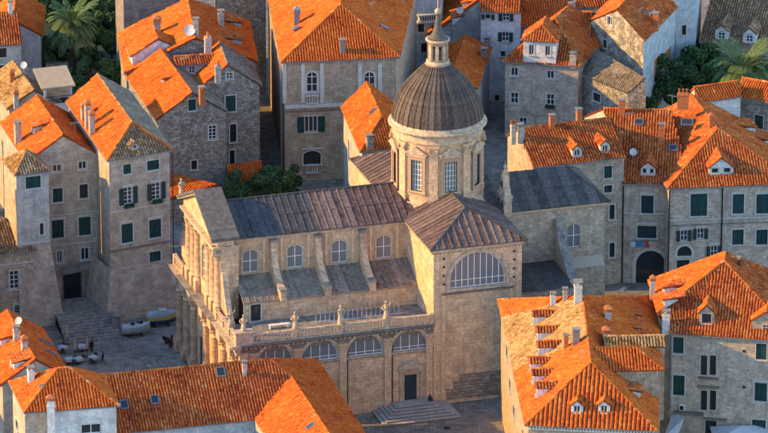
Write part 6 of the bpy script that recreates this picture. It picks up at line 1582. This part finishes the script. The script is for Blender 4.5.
# ------------------------------------------------------------------ people (one skinned body each)
def person(label, loc, rz, pose, top, legs, group='people on the square'):
    t = thing('person', label, 'person', loc, rz, group)
    J = {'pel': (0, 0, .95, .15), 'che': (0, .02, 1.3, .17), 'nek': (0, .0, 1.48, .065), 'hd': (0, -.02, 1.6, .10), 'top': (0, -.02, 1.7, .085)}
    for s_, n_ in ((-1, 'l'), (1, 'r')):
        J['sh' + n_] = (s_ * .19, .02, 1.41, .075); J['el' + n_] = (s_ * .25, .02, 1.13, .05); J['wr' + n_] = (s_ * .24, -.1, .9, .037); J['hn' + n_] = (s_ * .235, -.13, .80, .04)
        J['hp' + n_] = (s_ * .1, 0, .9, .11); J['kn' + n_] = (s_ * .11, -.02, .5, .075); J['an' + n_] = (s_ * .11, .02, .09, .05); J['ft' + n_] = (s_ * .12, -.14, .04, .045)
    if pose == 'sit':
        for k, (x, y, z, r_) in list(J.items()):
            if k[:2] in ('pe', 'ch', 'ne', 'hd', 'to', 'sh', 'hp'): J[k] = (x, y - max(0, z - .95) * .15, z - .83, r_)
        for s_, n_ in ((-1, 'l'), (1, 'r')):
            J['kn' + n_] = (s_ * .14, -.45, .38, .075); J['an' + n_] = (s_ * .14, -.5, -.06, .05); J['ft' + n_] = (s_ * .15, -.66, -.1, .045); J['el' + n_] = (s_ * .27, -.15, .34, .05); J['wr' + n_] = (s_ * .16, -.38, .46, .037); J['hn' + n_] = (s_ * .1, -.44, .48, .04)
    elif pose == 'walk':
        J['knl'] = (-.1, -.22, .52, .075); J['anl'] = (-.1, -.26, .1, .05); J['ftl'] = (-.1, -.42, .06, .045); J['knr'] = (.1, .1, .5, .075); J['anr'] = (.1, .36, .14, .05); J['ftr'] = (.1, .24, .04, .045)
    ED = [('pel', 'che'), ('che', 'nek'), ('nek', 'hd'), ('hd', 'top')] + [(a + n_, b + n_) for n_ in 'lr' for a, b in (('sh', 'el'), ('el', 'wr'), ('wr', 'hn'), ('hp', 'kn'), ('kn', 'an'), ('an', 'ft'))] + [('che', 'shl'), ('che', 'shr'), ('pel', 'hpl'), ('pel', 'hpr')]
    ks = list(J); me = bpy.data.meshes.new('body'); me.from_pydata([J[k][:3] for k in ks], [(ks.index(a), ks.index(b)) for a, b in ED], [])
    o = link('body', me, None, t); sk = o.modifiers.new('skin', 'SKIN'); o.modifiers.new('sub', 'SUBSURF').levels = 1; o.modifiers['sub'].render_levels = 1
    for i, k in enumerate(ks): me.skin_vertices[0].data[i].radius = (J[k][3], J[k][3]); me.skin_vertices[0].data[i].use_root = (k == 'pel')
    # clothing by height on the body itself
    m, n, l, b = new_mat('clothing'); tc = n.new('ShaderNodeTexCoord'); sp = n.new('ShaderNodeSeparateXYZ'); l.new(tc.outputs['Object'], sp.inputs[0])
    off = -.83 if pose == 'sit' else 0
    mr = n.new('ShaderNodeMapRange'); mr.inputs[1].default_value = 0 + off; mr.inputs[2].default_value = 2 + off; l.new(sp.outputs['Z'], mr.inputs[0])
    c = ramp(n, l, mr.outputs[0], [(0, legs), (.49, top), (.735, (.38, .22, .15)), (.83, (.03, .022, .018))]); [x for x in n if x.type == 'VALTORGB'][0].color_ramp.interpolation = 'CONSTANT'; l.new(c, b.inputs['Base Color']); me.materials.append(m)
    mb = MB(); hx = J['hd']; mb.ball((hx[0], hx[1] + .015, hx[2] + .045), .115, 10, 7, sz=1.0); link('hair', mb.mesh('hair'), M_BLACK, t); return t
sp_ = cath.matrix_basis @ Vector((-.75, -.9, 1.04))
person('person in dark clothes sitting on the church steps by the pilaster', sp_, CTH + .3, 'sit', (.02, .025, .04), (.03, .03, .05))
person('person in black standing beside the cafe tables', P(92, 352, 0), .8, 'stand', (.015, .016, .02), (.02, .02, .03))
person('person in dark jacket walking past the cafe tables', P(103, 364, 0), -1.9, 'walk', (.02, .025, .035), (.05, .05, .06))

# ------------------------------------------------------------------ cafe
M_CLOTH = mat_plain('white_cloth', (.40, .40, .40), .9, .1); M_CANV = mat_plain('beige_canvas', (.40, .33, .25), .9, .2)
spots = [(82.5, 351, 'cafe table with white cloth nearest the stone steps'), (69, 364, 'cafe table with white cloth nearest the orange roof'), (78.5, 363.5, 'second cafe table with white cloth along the roof edge'), (93.5, 362, 'cafe table with white cloth furthest right'), (63, 352, 'cafe table with white cloth by the tower house foot')]
chm = {}
for part, f_ in (('seat', lambda m: m.box(-.22, .22, -.22, .22, .42, .47)), ('backrest', lambda m: m.box(-.22, .22, .19, .23, .5, .92)), ('leg', lambda m: m.box(-.02, .02, -.02, .02, 0, .42))):
    m_ = MB(); f_(m_); chm[part] = m_.mesh(part)
nth = ['left', 'right']
for i, (px, py, lb) in enumerate(spots):
    b = P(px, py, 0); t = thing('cafe_table', lb, 'table', b, .3 * i, 'cafe tables')
    mb = MB(); mb.box(-.45, .45, -.45, .45, .73, .77); link('table_top', mb.mesh('table_top'), M_WOODD, t); mb = MB(); mb.tube([(0, 0, 0), (0, 0, .73)], .04, 8); mb.lathe([(.28, 0), (.28, .03), (.05, .06)], (0, 0, 0), 12); link('table_leg', mb.mesh('table_leg'), M_IRON, t)
    c = thing('tablecloth', lb.replace('second cafe table with white cloth', 'white cloth on the second cafe table').replace('cafe table with white cloth', 'white cloth on the cafe table'), 'tablecloth', b + Vector((0, 0, .775)), .3 * i, 'white tablecloths')
    mb = MB(); mb.box(-.5, .5, -.5, .5, 0, .012)
    for s_ in (-1, 1): mb.obox((-.5, s_ * .5, .012), (1, 0, 0), (0, s_ * .05, -.28), (0, s_ * .01, .0)); mb.obox((s_ * .5, -.5, .012), (0, 1, 0), (s_ * .05, 0, -.28), (s_ * .01, 0, 0))
    link('cloth', mb.mesh('cloth'), M_CLOTH, c)
    for k in range(2):
        a = .3 * i + (math.pi if k == 0 else 0) + .4; q = b + Vector((math.cos(a), math.sin(a), 0)) * .85
        ch = thing('cafe_chair', 'dark cafe chair %s of the %s' % (nth[k], lb.replace('cafe table with ', '').replace('nearest', 'table nearest').replace('white cloth ', 'white cloth table ', 1).replace('table table', 'table')), 'chair', q, a - math.pi / 2, 'cafe chairs')
        link('seat', chm['seat'], M_WOODD, ch); link('backrest', chm['backrest'], M_WOODD, ch)
        for sx in (-.19, .19):
            for sy in (-.19, .19): link('leg', chm['leg'], M_WOODD, ch, (sx, sy, 0))
for lb, px, py in (('closed beige parasol standing among the cafe tables', 75, 358), ('closed beige parasol beside the stone steps', 67, 345), ('closed beige parasol at the right end of the cafe', 87, 357)):
    t = thing('parasol', lb, 'parasol', P(px, py, 0), 0, 'closed cafe parasols'); mb = MB(); mb.tube([(0, 0, 0), (0, 0, 2.9)], .035, 6); mb.lathe([(.3, 0), (.3, .1), (.06, .12)], (0, 0, 0), 10); link('pole', mb.mesh('pole'), M_WOODD, t)
    mb = MB(); mb.lathe([(.06, 1.1), (.2, 1.25), (.17, 1.9), (.13, 2.4), (.03, 2.85)], (0, 0, 0), 8, smooth=False); link('canopy', mb.mesh('canopy'), M_CANV, t)

# ------------------------------------------------------------------ parasol and awning in the lane, washing
t = thing('parasol', 'big pale open parasol below the corner house windows', 'parasol', P(741, 452, 0), R(4)); mb = MB(); mb.tube([(0, 0, 0), (0, 0, 3.3)], .05, 8); mb.box(-.5, .5, -.5, .5, 0, .12); link('pole', mb.mesh('pole'), M_PIPE, t)
mb = MB(); c_ = [(-3.6, -2.4, 2.55), (3.6, -2.4, 2.55), (3.6, 2.4, 2.55), (-3.6, 2.4, 2.55)]; ap = (0, 0, 3.5); M_CANVW = mat_plain('pale_canvas', (.50, .52, .53), .85, .15)
for i in range(4): mb.face([c_[i], c_[(i + 1) % 4], ap]); mb.face([c_[i], c_[(i + 1) % 4], (c_[(i + 1) % 4][0], c_[(i + 1) % 4][1], 2.3), (c_[i][0], c_[i][1], 2.3)])
link('canopy', mb.mesh('canopy'), M_CANVW, t)
rb_ = MB()
for q in c_: rb_.tube([(0, 0, 3.44), (q[0] * .98, q[1] * .98, 2.5)], .025, 5)
link('rib', rb_.mesh('rib'), M_PIPE, t)['kind'] = 'stuff'
q0, q1, q2, q3 = P(673.5, 410, 4.2), P(684, 419, 4.0), P(677, 437, 2.4), P(664, 437, 2.4); t = thing('awning', 'pale sloping awning in the narrow lane between the corner houses', 'awning', Vector((q0.x, q0.y, 0)))
mb = MB(); mb.prism([q - t.location for q in (q0, q1, q2, q3)], (0, 0, .04)); link('canopy', mb.mesh('canopy'), M_CANVW, t); mb = MB()
for a_, b_ in ((q0, q3), (q1, q2)): mb.tube([a_ - t.location - Vector((0, 0, .05)), b_ - t.location - Vector((0, 0, .05))], .03, 6)
mb.tube([q0 - t.location - Vector((0, 0, .05)), q1 - t.location - Vector((0, 0, .05))], .03, 6); link('frame', mb.mesh('frame'), M_PIPE, t)
root, wp0, wu, wn_, pts = WASH
for (uu, zz), col, lb, ww, hh in zip(pts, ((.45, .52, .55), (.06, .18, .36), (.08, .22, .45), (.50, .05, .04), (.55, .5, .45)), ('pale towel at the left end of the washing line', 'blue cloth second from left on the washing line', 'blue cloth next to the red shirt on the washing line', 'red shirt on the washing line over the gateway', 'small white cloth at the right end of the washing line'), (.7, .6, .6, .75, .3), (.8, .8, .75, .85, .5)):
    q = wp0 + wu * uu + wn_ * .5; t = thing('laundry', lb, 'laundry', Vector((q.x, q.y, zz)), math.atan2(wu.y, wu.x), 'washing on the line'); mb = MB(); n = 6
    for i in range(n):
        x0, x1 = ww * (i / n - .5), ww * ((i + 1) / n - .5); y0, y1 = .04 * math.sin(i * 1.7), .04 * math.sin((i + 1) * 1.7); mb.prism([(x0, y0 * .3, 0), (x1, y1 * .3, 0), (x1, y1, -hh), (x0, y0, -hh)], (0, .012, 0))
    link('fabric', mb.mesh('fabric'), mat_plain('laundry_fabric', col, .9, .1), t)

t = thing('drain_cover', 'dark iron drain cover in the paving before the church steps', 'drain cover', P(447, 428, 0.004)); mb = MB(); mb.lathe([(.5, 0), (.5, .02), (.42, .03)], (0, 0, 0), 16); link('rim', mb.mesh('rim'), M_IRON, t)
mb = MB()
for i in range(5): mb.box(-.36, .36, -.32 + i * .15, -.25 + i * .15, 0, .02)
o_ = link('grating', mb.mesh('grating'), M_IRON, t); o_['kind'] = 'stuff'
